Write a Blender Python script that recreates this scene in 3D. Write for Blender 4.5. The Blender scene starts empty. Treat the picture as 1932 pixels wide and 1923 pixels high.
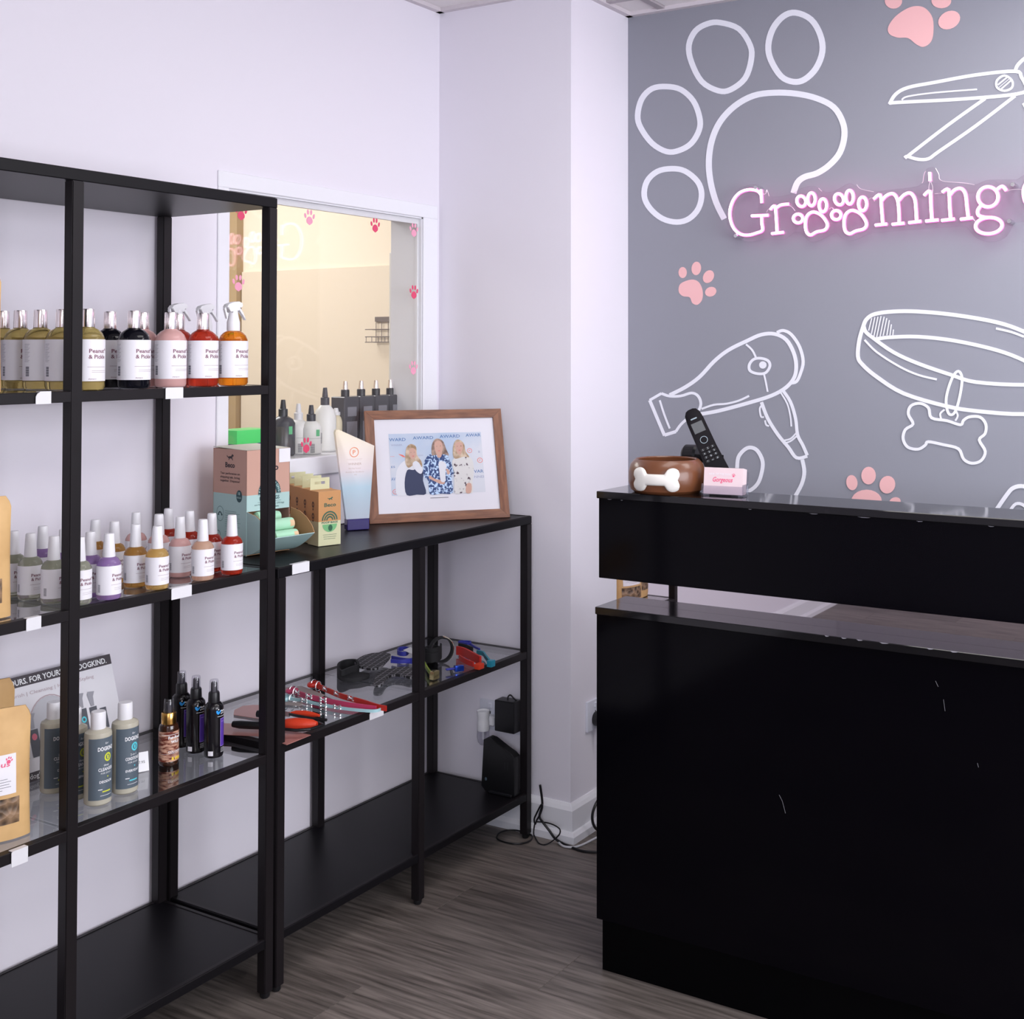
import bpy, bmesh, math, random
from mathutils import Vector, Matrix
random.seed(7)
sc = bpy.context.scene
COL = sc.collection
# ---------------------------------------------------------------- camera, world, lights
CX, CY, CZ = -1.94878, -1.98925, 1.40822
FPX, PPX, PPY, PITCH, YAW = 2283.35, 1149.15, 615.36, 0.02176, 0.52994
F_ = Vector((math.cos(PITCH)*math.cos(YAW), math.cos(PITCH)*math.sin(YAW), math.sin(PITCH)))
R_ = Vector((math.sin(YAW), -math.cos(YAW), 0)); U_ = R_.cross(F_)
cd = bpy.data.cameras.new('camera'); cam = bpy.data.objects.new('camera', cd); COL.objects.link(cam)
cd.sensor_width = 36; cd.sensor_fit = 'HORIZONTAL'; cd.lens = FPX/1932*36
cd.shift_x = -(PPX-966)/1932; cd.shift_y = -(961.5-PPY)/1932
cd.clip_start = .05; cd.clip_end = 50
M = Matrix((R_, U_, -F_)).transposed().to_4x4(); M.translation = Vector((CX, CY, CZ)); cam.matrix_world = M
sc.camera = cam
sc.view_settings.view_transform = 'Standard'; sc.view_settings.look = 'None'
sc.view_settings.gamma = 1; sc.view_settings.use_curve_mapping = False
sc.view_settings.exposure = 0.0
w = bpy.data.worlds.new('World'); sc.world = w; w.use_nodes = True
w.node_tree.nodes['Background'].inputs[0].default_value = (.80, .88, 1, 1)
w.node_tree.nodes['Background'].inputs[1].default_value = 1.0

def area(name, loc, target, sx, sy, power, col):
    l = bpy.data.lights.new(name, 'AREA'); l.shape = 'RECTANGLE'; l.size = sx; l.size_y = sy
    l.energy = power; l.color = col
    o = bpy.data.objects.new(name, l); COL.objects.link(o); o.location = loc
    o.rotation_euler = (Vector(target)-Vector(loc)).to_track_quat('-Z', 'Y').to_euler()
    return o
area('daylight_lamp', (-.45, -3.93, 1.42), (-.2, 0, 1.15), 2.3, 1.6, 98, (.93, .93, 1))
area('rear_fill_lamp', (-3.66, -2.75, 1.7), (1.3, -2.0, 1.5), 1.5, .9, 36, (.82, .87, 1)).data.spread = math.radians(75)  # fill lamp added to brighten the grey back wall; the front wall has no door
area('ceiling_lamp', (.05, -1.10, 2.42), (.05, -1.10, 0), 1.15, .55, 4, (1, .955, .91))
area('ceiling_lamp', (-2.7, -2.5, 2.42), (-2.7, -2.5, 0), 1.15, .55, 18, (1, .955, .91))
area('ceiling_lamp', (.9, -2.1, 2.42), (.9, -2.1, 0), .55, 1.15, 9, (1, .95, .93))
area('grooming_room_lamp', (.7, 1.9, 2.40), (.9, 1.7, 0), 1.15, 1.15, 44, (1, .99, .98))

def at(x, y, ax, v):
    """world point where the sight line of photo pixel x, y meets the plane ax = v"""
    a = 'xyz'.index(ax)
    d = F_ + R_*((x-PPX)/FPX) - U_*((y-PPY)/FPX)
    t = (v-(CX, CY, CZ)[a])/d[a]
    return Vector((CX, CY, CZ)) + d*t

# ---------------------------------------------------------------- materials
MATS = {}
def mat(name, col=(.8,.8,.8), rough=.5, metal=0, trans=0, emit=None, es=0, spec=.5, coat=0, ior=1.45, alpha=1):
    if name in MATS: return MATS[name]
    m = bpy.data.materials.new(name); m.use_nodes = True; MATS[name] = m
    p = m.node_tree.nodes['Principled BSDF']
    p.inputs['Base Color'].default_value = (*col, 1); p.inputs['Roughness'].default_value = rough
    p.inputs['Metallic'].default_value = metal; p.inputs['Transmission Weight'].default_value = trans
    p.inputs['Specular IOR Level'].default_value = spec; p.inputs['Coat Weight'].default_value = coat
    p.inputs['IOR'].default_value = ior; p.inputs['Alpha'].default_value = alpha
    if emit: p.inputs['Emission Color'].default_value = (*emit, 1); p.inputs['Emission Strength'].default_value = es
    return m
def hexc(h, k=1):
    c = [int(h[i:i+2], 16)/255 for i in (0, 2, 4)]
    return tuple(k*(v/12.92 if v <= .04045 else ((v+.055)/1.055)**2.4) for v in c)
def noisy(m, scale=(1,1,1), ns=8, c1=None, c2=None, bump=0, bd=.002, detail=4, lo=.35, hi=.65, vor=False):
    """procedural colour grain and relief in object coordinates"""
    nt = m.node_tree; N = nt.nodes; L = nt.links; p = N['Principled BSDF']
    tc = N.new('ShaderNodeTexCoord'); mp = N.new('ShaderNodeMapping'); mp.inputs['Scale'].default_value = scale
    L.new(tc.outputs['Object'], mp.inputs[0])
    n = N.new('ShaderNodeTexVoronoi' if vor else 'ShaderNodeTexNoise'); n.inputs['Scale'].default_value = ns
    if not vor: n.inputs['Detail'].default_value = detail
    L.new(mp.outputs[0], n.inputs['Vector'])
    out = n.outputs[0]
    if c1:
        r = N.new('ShaderNodeValToRGB'); r.color_ramp.elements[0].position = lo; r.color_ramp.elements[1].position = hi
        r.color_ramp.elements[0].color = (*c1, 1); r.color_ramp.elements[1].color = (*c2, 1)
        L.new(out, r.inputs[0]); L.new(r.outputs[0], p.inputs['Base Color'])
    if bump:
        b = N.new('ShaderNodeBump'); b.inputs['Strength'].default_value = bump; b.inputs['Distance'].default_value = bd
        L.new(out, b.inputs['Height']); L.new(b.outputs[0], p.inputs['Normal'])
    return m
def glassmat(name, tint=(.9,.93,.93), refl=1.0, f0=.04):
    """thin clear sheet: clear transmission, mirror reflection rising with the angle of the sheet"""
    m = bpy.data.materials.new(name); m.use_nodes = True; nt = m.node_tree; N = nt.nodes; L = nt.links; N.clear()
    o = N.new('ShaderNodeOutputMaterial'); mx = N.new('ShaderNodeMixShader'); t = N.new('ShaderNodeBsdfTransparent')
    g = N.new('ShaderNodeBsdfGlossy'); g.inputs['Roughness'].default_value = .0; t.inputs[0].default_value = (*tint, 1)
    lw = N.new('ShaderNodeLayerWeight'); lw.inputs[0].default_value = .5
    pw = N.new('ShaderNodeMath'); pw.operation = 'POWER'; pw.inputs[1].default_value = 5
    ml = N.new('ShaderNodeMath'); ml.operation = 'MULTIPLY_ADD'; ml.inputs[1].default_value = (1-f0)*refl; ml.inputs[2].default_value = f0*refl
    L.new(lw.outputs['Facing'], pw.inputs[0]); L.new(pw.outputs[0], ml.inputs[0])
    L.new(ml.outputs[0], mx.inputs[0]); L.new(t.outputs[0], mx.inputs[1]); L.new(g.outputs[0], mx.inputs[2]); L.new(mx.outputs[0], o.inputs[0])
    return m
WALL = noisy(mat('lavender_wall_paint', (.765,.735,.80), .75), ns=60, bump=.04, bd=.001)
GREY = noisy(mat('grey_mural_paint', (.262,.266,.305), .5), ns=50, bump=.04, bd=.001)
WHITEP = mat('white_mural_paint', (.78,.78,.84), .6)
PINKP = mat('pink_mural_paint', (.82,.46,.46), .6)
TRIM = noisy(mat('white_gloss_paint', (.80,.80,.84), .35), ns=30, bump=.03, bd=.001)
BLACK = noisy(mat('black_powder_coat', (.0095,.0075,.0088), .42, spec=.30), ns=300, bump=.04, bd=.0005)
BLACKTOP = noisy(mat('black_shelf_sheet', (.0055,.005,.0065), .38, spec=.2), ns=200, bump=.03, bd=.0005)
GLOSS = mat('black_gloss_laminate', (.0012,.001,.002), .10, spec=.10)
GLOSST = mat('black_gloss_top', (.003,.003,.004), .07, spec=.55)
GLOSSP = mat('black_plinth_laminate', (.0010,.001,.0014), .3, spec=.08)
MIRROR = mat('polished_steel', (.66,.62,.65), .012, 1)
CHROME = noisy(mat('silver_cap_metal', (1,.93,.92), .22, 1), ns=40, bump=.05, bd=.001)
GOLD = mat('gold_collar_metal', (.75,.42,.12), .2, 1)
STEEL = mat('brushed_steel', (.7,.7,.72), .25, 1)
SHEET = glassmat('shelf_glass', (.86,.88,.885), 2.0)
PANE = glassmat('window_glass', (.985,.985,.98), 1.15)
CLEARP = glassmat('clear_plastic', (.90,.90,.93), 1.5)
ACRYL = glassmat('clear_acrylic', (.975,.96,.975), 1.0)
WHITE = mat('white_plastic', (.79,.79,.82), .35)
SPRAYW = mat('white_sprayer_plastic', (.80,.80,.83), .3)
LABEL = mat('white_label_paper', (.80,.78,.82), .5)
noisy(LABEL, ns=9, c1=(.80,.69,.75), c2=(.80,.79,.83), lo=.28, hi=.42)
PLUM = mat('plum_ink', (.20,.075,.115), .6); BARC = mat('dark_ink', (.06,.06,.09), .6)
WINK = mat('white_ink', (.85,.86,.88), .6); PINKI = mat('pink_ink', (.80,.10,.22), .6)
TEALI = mat('dark_teal_ink', (.025,.075,.085), .6); BLACKP = mat('black_plastic', (.008,.008,.010), .35)
DKGREY = mat('dark_grey_plastic', (.045,.043,.052), .4)
def liquid(name, col, trans=.5, rough=.06): return mat(name, col, rough, trans=trans, ior=1.33)
GLD = liquid('olive_gold_liquid', hexc('d9c47c'), .8); BLK = liquid('black_liquid', (.006,.006,.010), .1)
PNK = liquid('pale_pink_liquid', hexc('e0b0ac'), .25); RED = liquid('red_liquid', hexc('d8452f'), .7)
ORG = liquid('orange_liquid', hexc('f5952a'), .75); GRN = liquid('pale_green_liquid', hexc('d6d8c4'), .75)
PUR = liquid('purple_liquid', hexc('b895d2'), .6); AMB = liquid('amber_liquid', hexc('e0ac5c'), .7)
YEL = liquid('yellow_liquid', hexc('f2cc80'), .7); PCH = liquid('peach_liquid', hexc('f2cab0'), .6)

# ---------------------------------------------------------------- mesh helpers
def box(bm, x0, y0, z0, x1, y1, z1):
    x0, x1 = sorted((x0, x1)); y0, y1 = sorted((y0, y1)); z0, z1 = sorted((z0, z1))
    v = [bm.verts.new(p) for p in ((x0,y0,z0),(x1,y0,z0),(x1,y1,z0),(x0,y1,z0),(x0,y0,z1),(x1,y0,z1),(x1,y1,z1),(x0,y1,z1))]
    for f in ((0,3,2,1),(4,5,6,7),(0,1,5,4),(1,2,6,5),(2,3,7,6),(3,0,4,7)): bm.faces.new([v[i] for i in f])
    return bm
def bx(*a, bev=0, seg=1):
    bm = bmesh.new(); box(bm, *a)
    if bev: bmesh.ops.bevel(bm, geom=bm.edges[:], offset=bev, segments=seg, profile=.7, affect='EDGES')
    return bm
def lathe(prof, seg=28, bm=None, off=(0,0,0), sx=1, sy=1):
    bm = bm or bmesh.new(); rings = []
    for r, z in prof:
        if r < 1e-6: rings.append([bm.verts.new((off[0], off[1], z+off[2]))])
        else: rings.append([bm.verts.new((off[0]+sx*r*math.cos(2*math.pi*i/seg), off[1]+sy*r*math.sin(2*math.pi*i/seg), z+off[2])) for i in range(seg)])
    for a, b in zip(rings, rings[1:]):
        if len(a) == 1 and len(b) == 1: continue
        for i in range(seg):
            j = (i+1) % seg
            if len(a) == 1: bm.faces.new((a[0], b[j], b[i]))
            elif len(b) == 1: bm.faces.new((a[i], a[j], b[0]))
            else: bm.faces.new((a[i], a[j], b[j], b[i]))
    return bm
def cr(pts, n=6, closed=False):
    """smooth curve through the points"""
    P = [Vector(p) for p in pts]; out = []; L = len(P)
    rng = range(L if closed else L-1)
    for i in rng:
        if closed: a, b, c, d = P[(i-1) % L], P[i], P[(i+1) % L], P[(i+2) % L]
        else: a, b, c, d = P[max(i-1,0)], P[i], P[i+1], P[min(i+2, L-1)]
        for k in range(n):
            t = k/n
            out.append(.5*((2*b)+(c-a)*t+(2*a-5*b+4*c-d)*t*t+(3*b-a-3*c+d)*t**3))
    if not closed: out.append(P[-1])
    return out
def tube(path, r, seg=8, closed=False, bm=None, caps=True):
    bm = bm or bmesh.new(); P = [Vector(p) for p in path]; n = len(P); rings = []; prev = None
    for i, p in enumerate(P):
        if closed: t = P[(i+1) % n]-P[i-1]
        else: t = P[min(i+1, n-1)]-P[max(i-1, 0)]
        t.normalize()
        if prev is None:
            prev = t.cross(Vector((0,0,1)) if abs(t.z) < .9 else Vector((1,0,0))).normalized()
        prev = (prev - t*prev.dot(t)).normalized(); b = t.cross(prev)
        rr = r[i] if isinstance(r, (list, tuple)) else r
        rings.append([bm.verts.new(p+prev*rr*math.cos(2*math.pi*k/seg)+b*rr*math.sin(2*math.pi*k/seg)) for k in range(seg)])
    for i in range(n if closed else n-1):
        a, b2 = rings[i], rings[(i+1) % n]
        for k in range(seg): bm.faces.new((a[k], a[(k+1) % seg], b2[(k+1) % seg], b2[k]))
    if not closed and caps:
        bm.faces.new(rings[0]); bm.faces.new(rings[-1])
    return bm
def strap(path, w, t, up=(0,0,1), closed=False, bm=None):
    """flat band swept along a path: width w along up, thickness t"""
    bm = bm or bmesh.new(); P = [Vector(p) for p in path]; n = len(P); rings = []; up = Vector(up)
    for i, p in enumerate(P):
        tt = (P[(i+1) % n]-P[i-1]) if closed else (P[min(i+1, n-1)]-P[max(i-1, 0)]); tt.normalize()
        s = tt.cross(up).normalized(); u = s.cross(tt)
        rings.append([bm.verts.new(p+u*a*w/2+s*b*t/2) for a, b in ((-1,-1),(1,-1),(1,1),(-1,1))])
    for i in range(n if closed else n-1):
        a, b2 = rings[i], rings[(i+1) % n]
        for k in range(4): bm.faces.new((a[k], a[(k+1) % 4], b2[(k+1) % 4], b2[k]))
    if not closed: bm.faces.new(rings[0]); bm.faces.new(rings[-1])
    return bm
def prism(pts3, nrm, d, bm=None, bev=0):
    """polygon given in 3-D, thickened by d along nrm"""
    bm = bm or bmesh.new(); nrm = Vector(nrm).normalized()*d
    a = [bm.verts.new(Vector(p)) for p in pts3]; b = [bm.verts.new(Vector(p)+nrm) for p in pts3]; n = len(a)
    f1 = bm.faces.new(a); f2 = bm.faces.new(b[::-1]); sd = []
    for i in range(n): sd.append(bm.faces.new((a[i], b[i], b[(i+1) % n], a[(i+1) % n])))
    if bev:
        e = [x for x in f1.edges]+[x for x in f2.edges]
        bmesh.ops.bevel(bm, geom=list(set(e)), offset=bev, segments=2, profile=.7, affect='EDGES')
    return bm
def ribbon(pts2, width, closed=False, n=5, smooth=True):
    """outline of a painted stroke in 2-D: list of (left, right) pairs"""
    P = cr([(x, y, 0) for x, y in pts2], n, closed) if smooth else [Vector((x, y, 0)) for x, y in pts2]
    out = []; L = len(P)
    for i, p in enumerate(P):
        t = (P[(i+1) % L]-P[i-1]) if closed else (P[min(i+1, L-1)]-P[max(i-1, 0)])
        if t.length < 1e-9: t = Vector((1,0,0))
        t.normalize(); s = Vector((-t.y, t.x, 0))
        out.append((p+s*width/2, p-s*width/2))
    return out
def sm(bm, ang=35):
    for f in bm.faces: f.smooth = True
    for e in bm.edges:
        if len(e.link_faces) == 2 and e.calc_face_angle(0) > math.radians(ang): e.smooth = False
def obj(name, bm, m, parent=None, label=None, smooth=True, norm=True):
    if norm: bmesh.ops.recalc_face_normals(bm, faces=bm.faces[:])
    if smooth: sm(bm)
    me = bpy.data.meshes.new(name); bm.to_mesh(me); bm.free()
    me.materials.append(m)
    return mobj(name, me, parent, label)
def mobj(name, me, parent=None, label=None):
    o = bpy.data.objects.new(name, me); COL.objects.link(o)
    if parent: o.parent = parent
    if label: o['label'] = label
    return o
def thing(name, label, cat, loc=(0,0,0), rz=0, group=None):
    o = bpy.data.objects.new(name, None); COL.objects.link(o); o.empty_display_size = .02
    o.location = loc; o.rotation_euler = (0,0,rz); o['label'] = label; o['category'] = cat
    if group: o['group'] = group
    return o
def tag(o, label, cat, group=None):
    o['label'] = label; o['category'] = cat
    if group: o['group'] = group
    return o
def struct(name, bm, m, parent=None, smooth=False):
    o = obj(name, bm, m, parent, smooth=smooth); 
    if parent is None: o['kind'] = 'structure'
    return o
def dup(root, loc, rz, label, group=None, mats=None):
    """copy of a thing with copies of its parts and their sub-parts; mats swaps materials by part name"""
    r = root.copy(); COL.objects.link(r); r.location = loc; r.rotation_euler = (0,0,rz); r['label'] = label
    if group: r['group'] = group
    for ch in list(root.children):
        c = ch.copy(); COL.objects.link(c); c.parent = r
        k = ch.name.split('.')[0]
        if mats and k in mats: c.data = recol(ch.data, mats[k])
        for g in list(ch.children):
            d = g.copy(); COL.objects.link(d); d.parent = c
    return r
RC = {}
def recol(me, m):
    k = (me.name, m.name)
    if k not in RC:
        n = me.copy(); n.materials.clear(); n.materials.append(m); RC[k] = n
    return RC[k]
TX = {}
def text2d(s, bold=0):
    """triangulated lettering: vertices in units of letter height, faces, width"""
    k = (s, bold)
    if k in TX: return TX[k]
    cu = bpy.data.curves.new('t', 'FONT'); cu.body = s; cu.size = 1; cu.resolution_u = 2; cu.offset = bold
    o = bpy.data.objects.new('t', cu); COL.objects.link(o)
    bpy.context.view_layer.update()
    me = bpy.data.meshes.new_from_object(o.evaluated_get(bpy.context.evaluated_depsgraph_get()))
    V = [(v.co.x, v.co.y) for v in me.vertices]; Fc = [tuple(p.vertices) for p in me.polygons]
    bpy.data.objects.remove(o); bpy.data.curves.remove(cu); bpy.data.meshes.remove(me)
    wd = max(v[0] for v in V); mn = min(v[0] for v in V)
    V = [(v[0]-mn, v[1]) for v in V]
    TX[k] = (V, Fc, wd-mn); return TX[k]
def put_text(bm, s, size, fn, u0, v0, align='C', bold=0, width=None, shear=0):
    """letters at u0, v0 mapped by fn(u, v) -> point"""
    V, Fc, wd = text2d(s, bold); kx = size if width is None else width/wd
    o = {'C': -wd*kx/2, 'L': 0, 'R': -wd*kx}[align]
    vs = [bm.verts.new(fn(u0+o+x*kx+y*shear*size, v0+y*size)) for x, y in V]
    for f in Fc:
        try: bm.faces.new([vs[i] for i in f])
        except ValueError: pass
def put_rect(bm, fn, u0, v0, u1, v1, n=1):
    a = [bm.verts.new(fn(u0+(u1-u0)*i/n, v0)) for i in range(n+1)]; b = [bm.verts.new(fn(u0+(u1-u0)*i/n, v1)) for i in range(n+1)]
    for i in range(n): bm.faces.new((a[i], a[i+1], b[i+1], b[i]))
def put_disc(bm, fn, u, v, ru, rv, seg=16, rot=0, inner=0):
    c, s = math.cos(rot), math.sin(rot)
    def q(k, t):
        x, y = ru*k*math.cos(t), rv*k*math.sin(t); return fn(u+x*c-y*s, v+x*s+y*c)
    o = [bm.verts.new(q(1, 2*math.pi*i/seg)) for i in range(seg)]
    if inner:
        n = [bm.verts.new(q(inner, 2*math.pi*i/seg)) for i in range(seg)]
        for i in range(seg): bm.faces.new((o[i], o[(i+1) % seg], n[(i+1) % seg], n[i]))
    else: bm.faces.new(o)
def put_poly(bm, fn, pts): bm.faces.new([bm.verts.new(fn(u, v)) for u, v in pts])
def put_stroke(bm, fn, pts, w, closed=False, smooth=True, n=4):
    R = ribbon(pts, w, closed, n, smooth); v = [(bm.verts.new(fn(a.x, a.y)), bm.verts.new(fn(b.x, b.y))) for a, b in R]
    for i in range(len(v) if closed else len(v)-1):
        a, b = v[i], v[(i+1) % len(v)]; bm.faces.new((a[0], b[0], b[1], a[1]))
def put_paw(bm, fn, u, v, s, rot=0):
    c, sn = math.cos(rot), math.sin(rot)
    g = lambda x, y: fn(u+s*(x*c-y*sn), v+s*(x*sn+y*c))
    pad = [(math.cos(t)*.30*(1-.12*math.sin(t)), -.22+.27*math.sin(t)-(.05 if abs(t-math.pi*1.5) < .3 else 0)) for t in [2*math.pi*i/16 for i in range(16)]]
    put_poly(bm, g, pad)
    for x, y, r in ((-.40,.08,.25),(-.15,.34,.1),(.15,.34,-.1),(.40,.08,-.25)): put_disc(bm, g, x, y, .10, .18, 10, r)
def flat(m): return lambda u, v: m @ Vector((u, v, 0))
def frame_fn(o, U, V, off=0):
    o, U, V = Vector(o), Vector(U).normalized(), Vector(V).normalized(); n = U.cross(V)*off
    return lambda u, v: o+U*u+V*v+n
def cyl_fn(R, front=0):
    """u: arc length right of the front (-Y side), v: height"""
    return lambda u, v: Vector((R*math.sin(u/R+front), -R*math.cos(u/R+front), v))
def cyl_patch(R, z0, z1, a0, a1, seg=24, bm=None):
    bm = bm or bmesh.new(); A = [math.radians(a0+(a1-a0)*i/seg) for i in range(seg+1)]
    lo = [bm.verts.new((R*math.sin(a), -R*math.cos(a), z0)) for a in A]; hi = [bm.verts.new((R*math.sin(a), -R*math.cos(a), z1)) for a in A]
    for i in range(seg): bm.faces.new((lo[i], lo[i+1], hi[i+1], hi[i]))
    return bm

# ---------------------------------------------------------------- the room
XB, YL, X1, YP, ZC = 1.3798, .3785, 1.0405, -.1089, 2.475
XF, YR = -3.7, -4.0
fl = noisy(mat('floor_screed', (.02,.018,.016), .9), ns=20, bump=.1)
floor = struct('floor', bx(XF, YR, -.05, XB+.05, YL+.05, -.004), fl)
FM = []
for k in range(4):
    m = mat('wood_vinyl_%d' % k, (.1,.09,.08), .42, spec=.4)
    a = 1+.10*(k-1.5)
    noisy(m, scale=(38, 2.2, 1), ns=2.2, c1=(.075*a,.062*a,.055*a), c2=(.255*a,.218*a,.195*a), bump=.25, bd=.002, detail=9, lo=.30, hi=.72)
    FM.append(m)
pw, pl = .182, 1.22; pcache = {}
nx = int((XB-XF)/pw)+1
for i in range(nx):
    x0 = XF+i*pw; x1 = min(x0+pw, XB); yo = (i*.437) % pl
    j = -1
    while True:
        y0 = YR+j*pl+yo; y1 = y0+pl; j += 1
        if y0 > YL: break
        y0c, y1c = max(y0, YR), min(y1, YL)
        if y1c-y0c < .02 or x1-x0 < .01: continue
        key = (round(x1-x0, 3), round(y1c-y0c, 3), (i*3+j) % 4)
        if key not in pcache:
            b = bx(0, 0, -.004, x1-x0-.0008, y1c-y0c-.0008, 0, bev=.0006)
            me = bpy.data.meshes.new('floor_plank'); bmesh.ops.recalc_face_normals(b, faces=b.faces[:]); b.to_mesh(me); b.free(); me.materials.append(FM[key[2]]); pcache[key] = me
        o = mobj('floor_plank', pcache[key], floor); o.location = (x0, y0c, 0)
# left wall with the viewing window
WX0, WX1, WZ0, WZ1, YO = .193, .960, 1.125, 1.822, .50
b = bmesh.new()
box(b, XF, YL, 0, WX0, YO, ZC+.12); box(b, WX1, YL, 0, 3.0, YO, ZC+.12)
box(b, WX0, YL, 0, WX1, YO, WZ0-.03); box(b, WX0, YL, WZ1, WX1, YO, ZC+.12)
wl = struct('wall_left', b, WALL)
wb = struct('wall_back', bx(XB, YR-.1, 0, XB+.12, YL, ZC+.12), GREY)
struct('wall_pier', bx(X1, YP, 0, XB, YL, ZC+.12), WALL)
struct('wall_front', bx(XF-.12, YR-.1, 0, XF, YL, ZC+.12), WALL)
b = bmesh.new(); box(b, XF, YR-.12, 0, XB, YR, .5); box(b, XF, YR-.12, 2.4, XB, YR, ZC+.12)
box(b, XF, YR-.12, .5, -1.70, YR, 2.4); box(b, .80, YR-.12, .5, XB, YR, 2.4)
struct('wall_right', b, WALL)
# shop window in the right wall
b = bmesh.new()
for x in (-1.70, -.48, .74): box(b, x, YR-.1, .5, x+.06, YR-.02, 2.4)
box(b, -1.70, YR-.1, .5, .80, YR-.02, .56); box(b, -1.70, YR-.1, 2.34, .80, YR-.02, 2.4)
w2 = struct('window_2', b, TRIM); obj('window_pane', bx(-1.66, YR-.07, .55, .76, YR-.062, 2.35), PANE, w2, smooth=False)
# suspended ceiling
TILE = noisy(mat('ceiling_tile_board', (.80,.76,.76), .9), ns=180, bump=.25, bd=.002)
ceil = struct('ceiling', bx(XF, YR, ZC+.03, XB, YL, ZC+.10), TILE)
gx0, gy0, gs = XB-.16, YP-.13, .6
xs = [XB]+[gx0-i*gs for i in range(12) if gx0-i*gs > XF]+[XF]; ys = [gy0+i*gs for i in range(0, -8, -1)]
ys = sorted(set([YL]+[y for y in ys if y > YR]+[YR])); xs = sorted(set(xs))
tc = {}
BAR = mat('ceiling_grid_metal', (.40,.36,.38), .4)
for i in range(len(xs)-1):
    for j in range(len(ys)-1):
        dx, dy = xs[i+1]-xs[i]-.024, ys[j+1]-ys[j]-.024
        if xs[i] > X1-.1 and ys[j] > YP-.02: continue
        key = (round(dx, 3), round(dy, 3))
        if key not in tc:
            b = bx(0, 0, 0, dx, dy, .014, bev=.002); bmesh.ops.recalc_face_normals(b, faces=b.faces[:])
            me = bpy.data.meshes.new('ceiling_tile'); b.to_mesh(me); b.free(); me.materials.append(TILE); tc[key] = me
        o = mobj('ceiling_tile', tc[key], ceil); o.location = (xs[i]+.012, ys[j]+.012, ZC+.008)
for x in xs[1:-1]:
    obj('ceiling_bar', bx(x-.012, YR, ZC, x+.012, YL if x < X1 else YP, ZC+.02), BAR, ceil, smooth=False)
for y in ys[1:-1]:
    obj('ceiling_bar', bx(XF, y-.012, ZC+.001, XB if y < YP else X1, y+.012, ZC+.02), BAR, ceil, smooth=False)
EDGE = mat('ceiling_edge_trim', (.62,.57,.60), .5)
for a in ((XF, YL-.02, X1, YL), (X1-.02, YP-.02, X1, YL), (X1-.02, YP-.02, XB, YP), (XB-.02, YR, XB, YP)):
    obj('edge_trim', bx(a[0], a[1], ZC-.004, a[2], a[3], ZC+.015), EDGE, ceil, smooth=False)
# LED panels
LED = mat('led_diffuser', (1,1,1), .5, emit=(1,.97,.96), es=3.0)
for x, y, dx, dy, nm in ((.05,-1.10,.58,.29,'over the shelving'), (-2.7,-2.5,.58,.29,'at the rear of the room'), (.9,-2.1,.29,.58,'over the reception desk')):
    t = thing('ceiling_light', 'flat white LED ceiling panel '+nm, 'ceiling light', (x, y, ZC-.012), 0, 'ceiling panels')
    b = bmesh.new(); box(b, -dx-.015, -dy-.015, 0, dx+.015, -dy, .012); box(b, -dx-.015, dy, 0, dx+.015, dy+.015, .012)
    box(b, -dx-.015, -dy, 0, -dx, dy, .012); box(b, dx, -dy, 0, dx+.015, dy, .012); obj('frame', b, TRIM, t, smooth=False)
    obj('diffuser', bx(-dx, -dy, .006, dx, dy, .012), LED, t, smooth=False)
# skirting
def skirt(name, p0, p1, nrm, m0=0, m1=0):
    """board and footing strip between two points, standing off the wall along nrm"""
    p0, p1, n = Vector(p0), Vector(p1), Vector(nrm)
    b = bmesh.new(); prof = [(0,0),(.03,0),(.03,.020),(.022,.028),(.016,.03),(.016,.088),(.010,.098),(.004,.105),(0,.105)]
    t_ = (p1-p0).normalized()
    A = [b.verts.new(p0+n*d-t_*d*m0+Vector((0,0,z))) for d, z in prof]; B = [b.verts.new(p1+n*d+t_*d*m1+Vector((0,0,z))) for d, z in prof]
    for i in range(len(prof)): j = (i+1) % len(prof); b.faces.new((A[i], A[j], B[j], B[i]))
    b.faces.new(A); b.faces.new(B); return struct(name, b, TRIM)
skirt('baseboard_corner', (X1, YL, 0), (X1, YP, 0), (-1,0,0), -1, 1)
skirt('baseboard_pier', (X1, YP, 0), (XB, YP, 0), (0,-1,0), 1, -1)
skirt('baseboard_back', (XB, YP, 0), (XB, YR, 0), (-1,0,0), -1, 0)
skirt('baseboard_left', (XF, YL, 0), (X1, YL, 0), (0,-1,0), 0, -1)
# viewing window: casing, reveals, sill, pane, paw decals
b = bmesh.new(); y0 = YL-.006
box(b, .157, y0, WZ1, 1.027, YL+.001, 1.864); box(b, .157, y0, WZ0, WX0, YL+.001, WZ1); box(b, WX1, y0, WZ0, 1.027, YL+.001, WZ1)
bmesh.ops.bevel(b, geom=b.edges[:], offset=.002, segments=1, affect='EDGES')
w1 = struct('window_1', b, TRIM)
b = bmesh.new(); e = .004
box(b, WX0-e, YL, WZ0, WX0+e, YO, WZ1); box(b, WX1-e, YL, WZ0, WX1+e, YO, WZ1); box(b, WX0, YL, WZ1-e, WX1, YO, WZ1+e)
obj('reveal', b, TRIM, w1, smooth=False)
obj('window_sill', bx(.165, YL-.012, 1.073, 1.035, .66, WZ0-.001, bev=.003), TRIM, w1, smooth=False)
b = bmesh.new()
for a in ((WX0+e, WZ1-.02, WX1-e, WZ1-e), (WX0+e, WZ0, WX0+.016, WZ1-.02), (WX1-.010, WZ0, WX1-e, WZ1-.02)):
    box(b, a[0], .3905, a[1], a[2], .397, a[3])
obj('glazing_bead', b, TRIM, w1, smooth=False)
obj('window_pane', bx(WX0+e, .3845, WZ0, WX1-e, .3895, WZ1-e), PANE, w1, smooth=False)
PD = mat('red_pink_vinyl', (.72,.07,.16), .5); PL = mat('light_pink_vinyl', (.85,.36,.50), .5)
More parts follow.
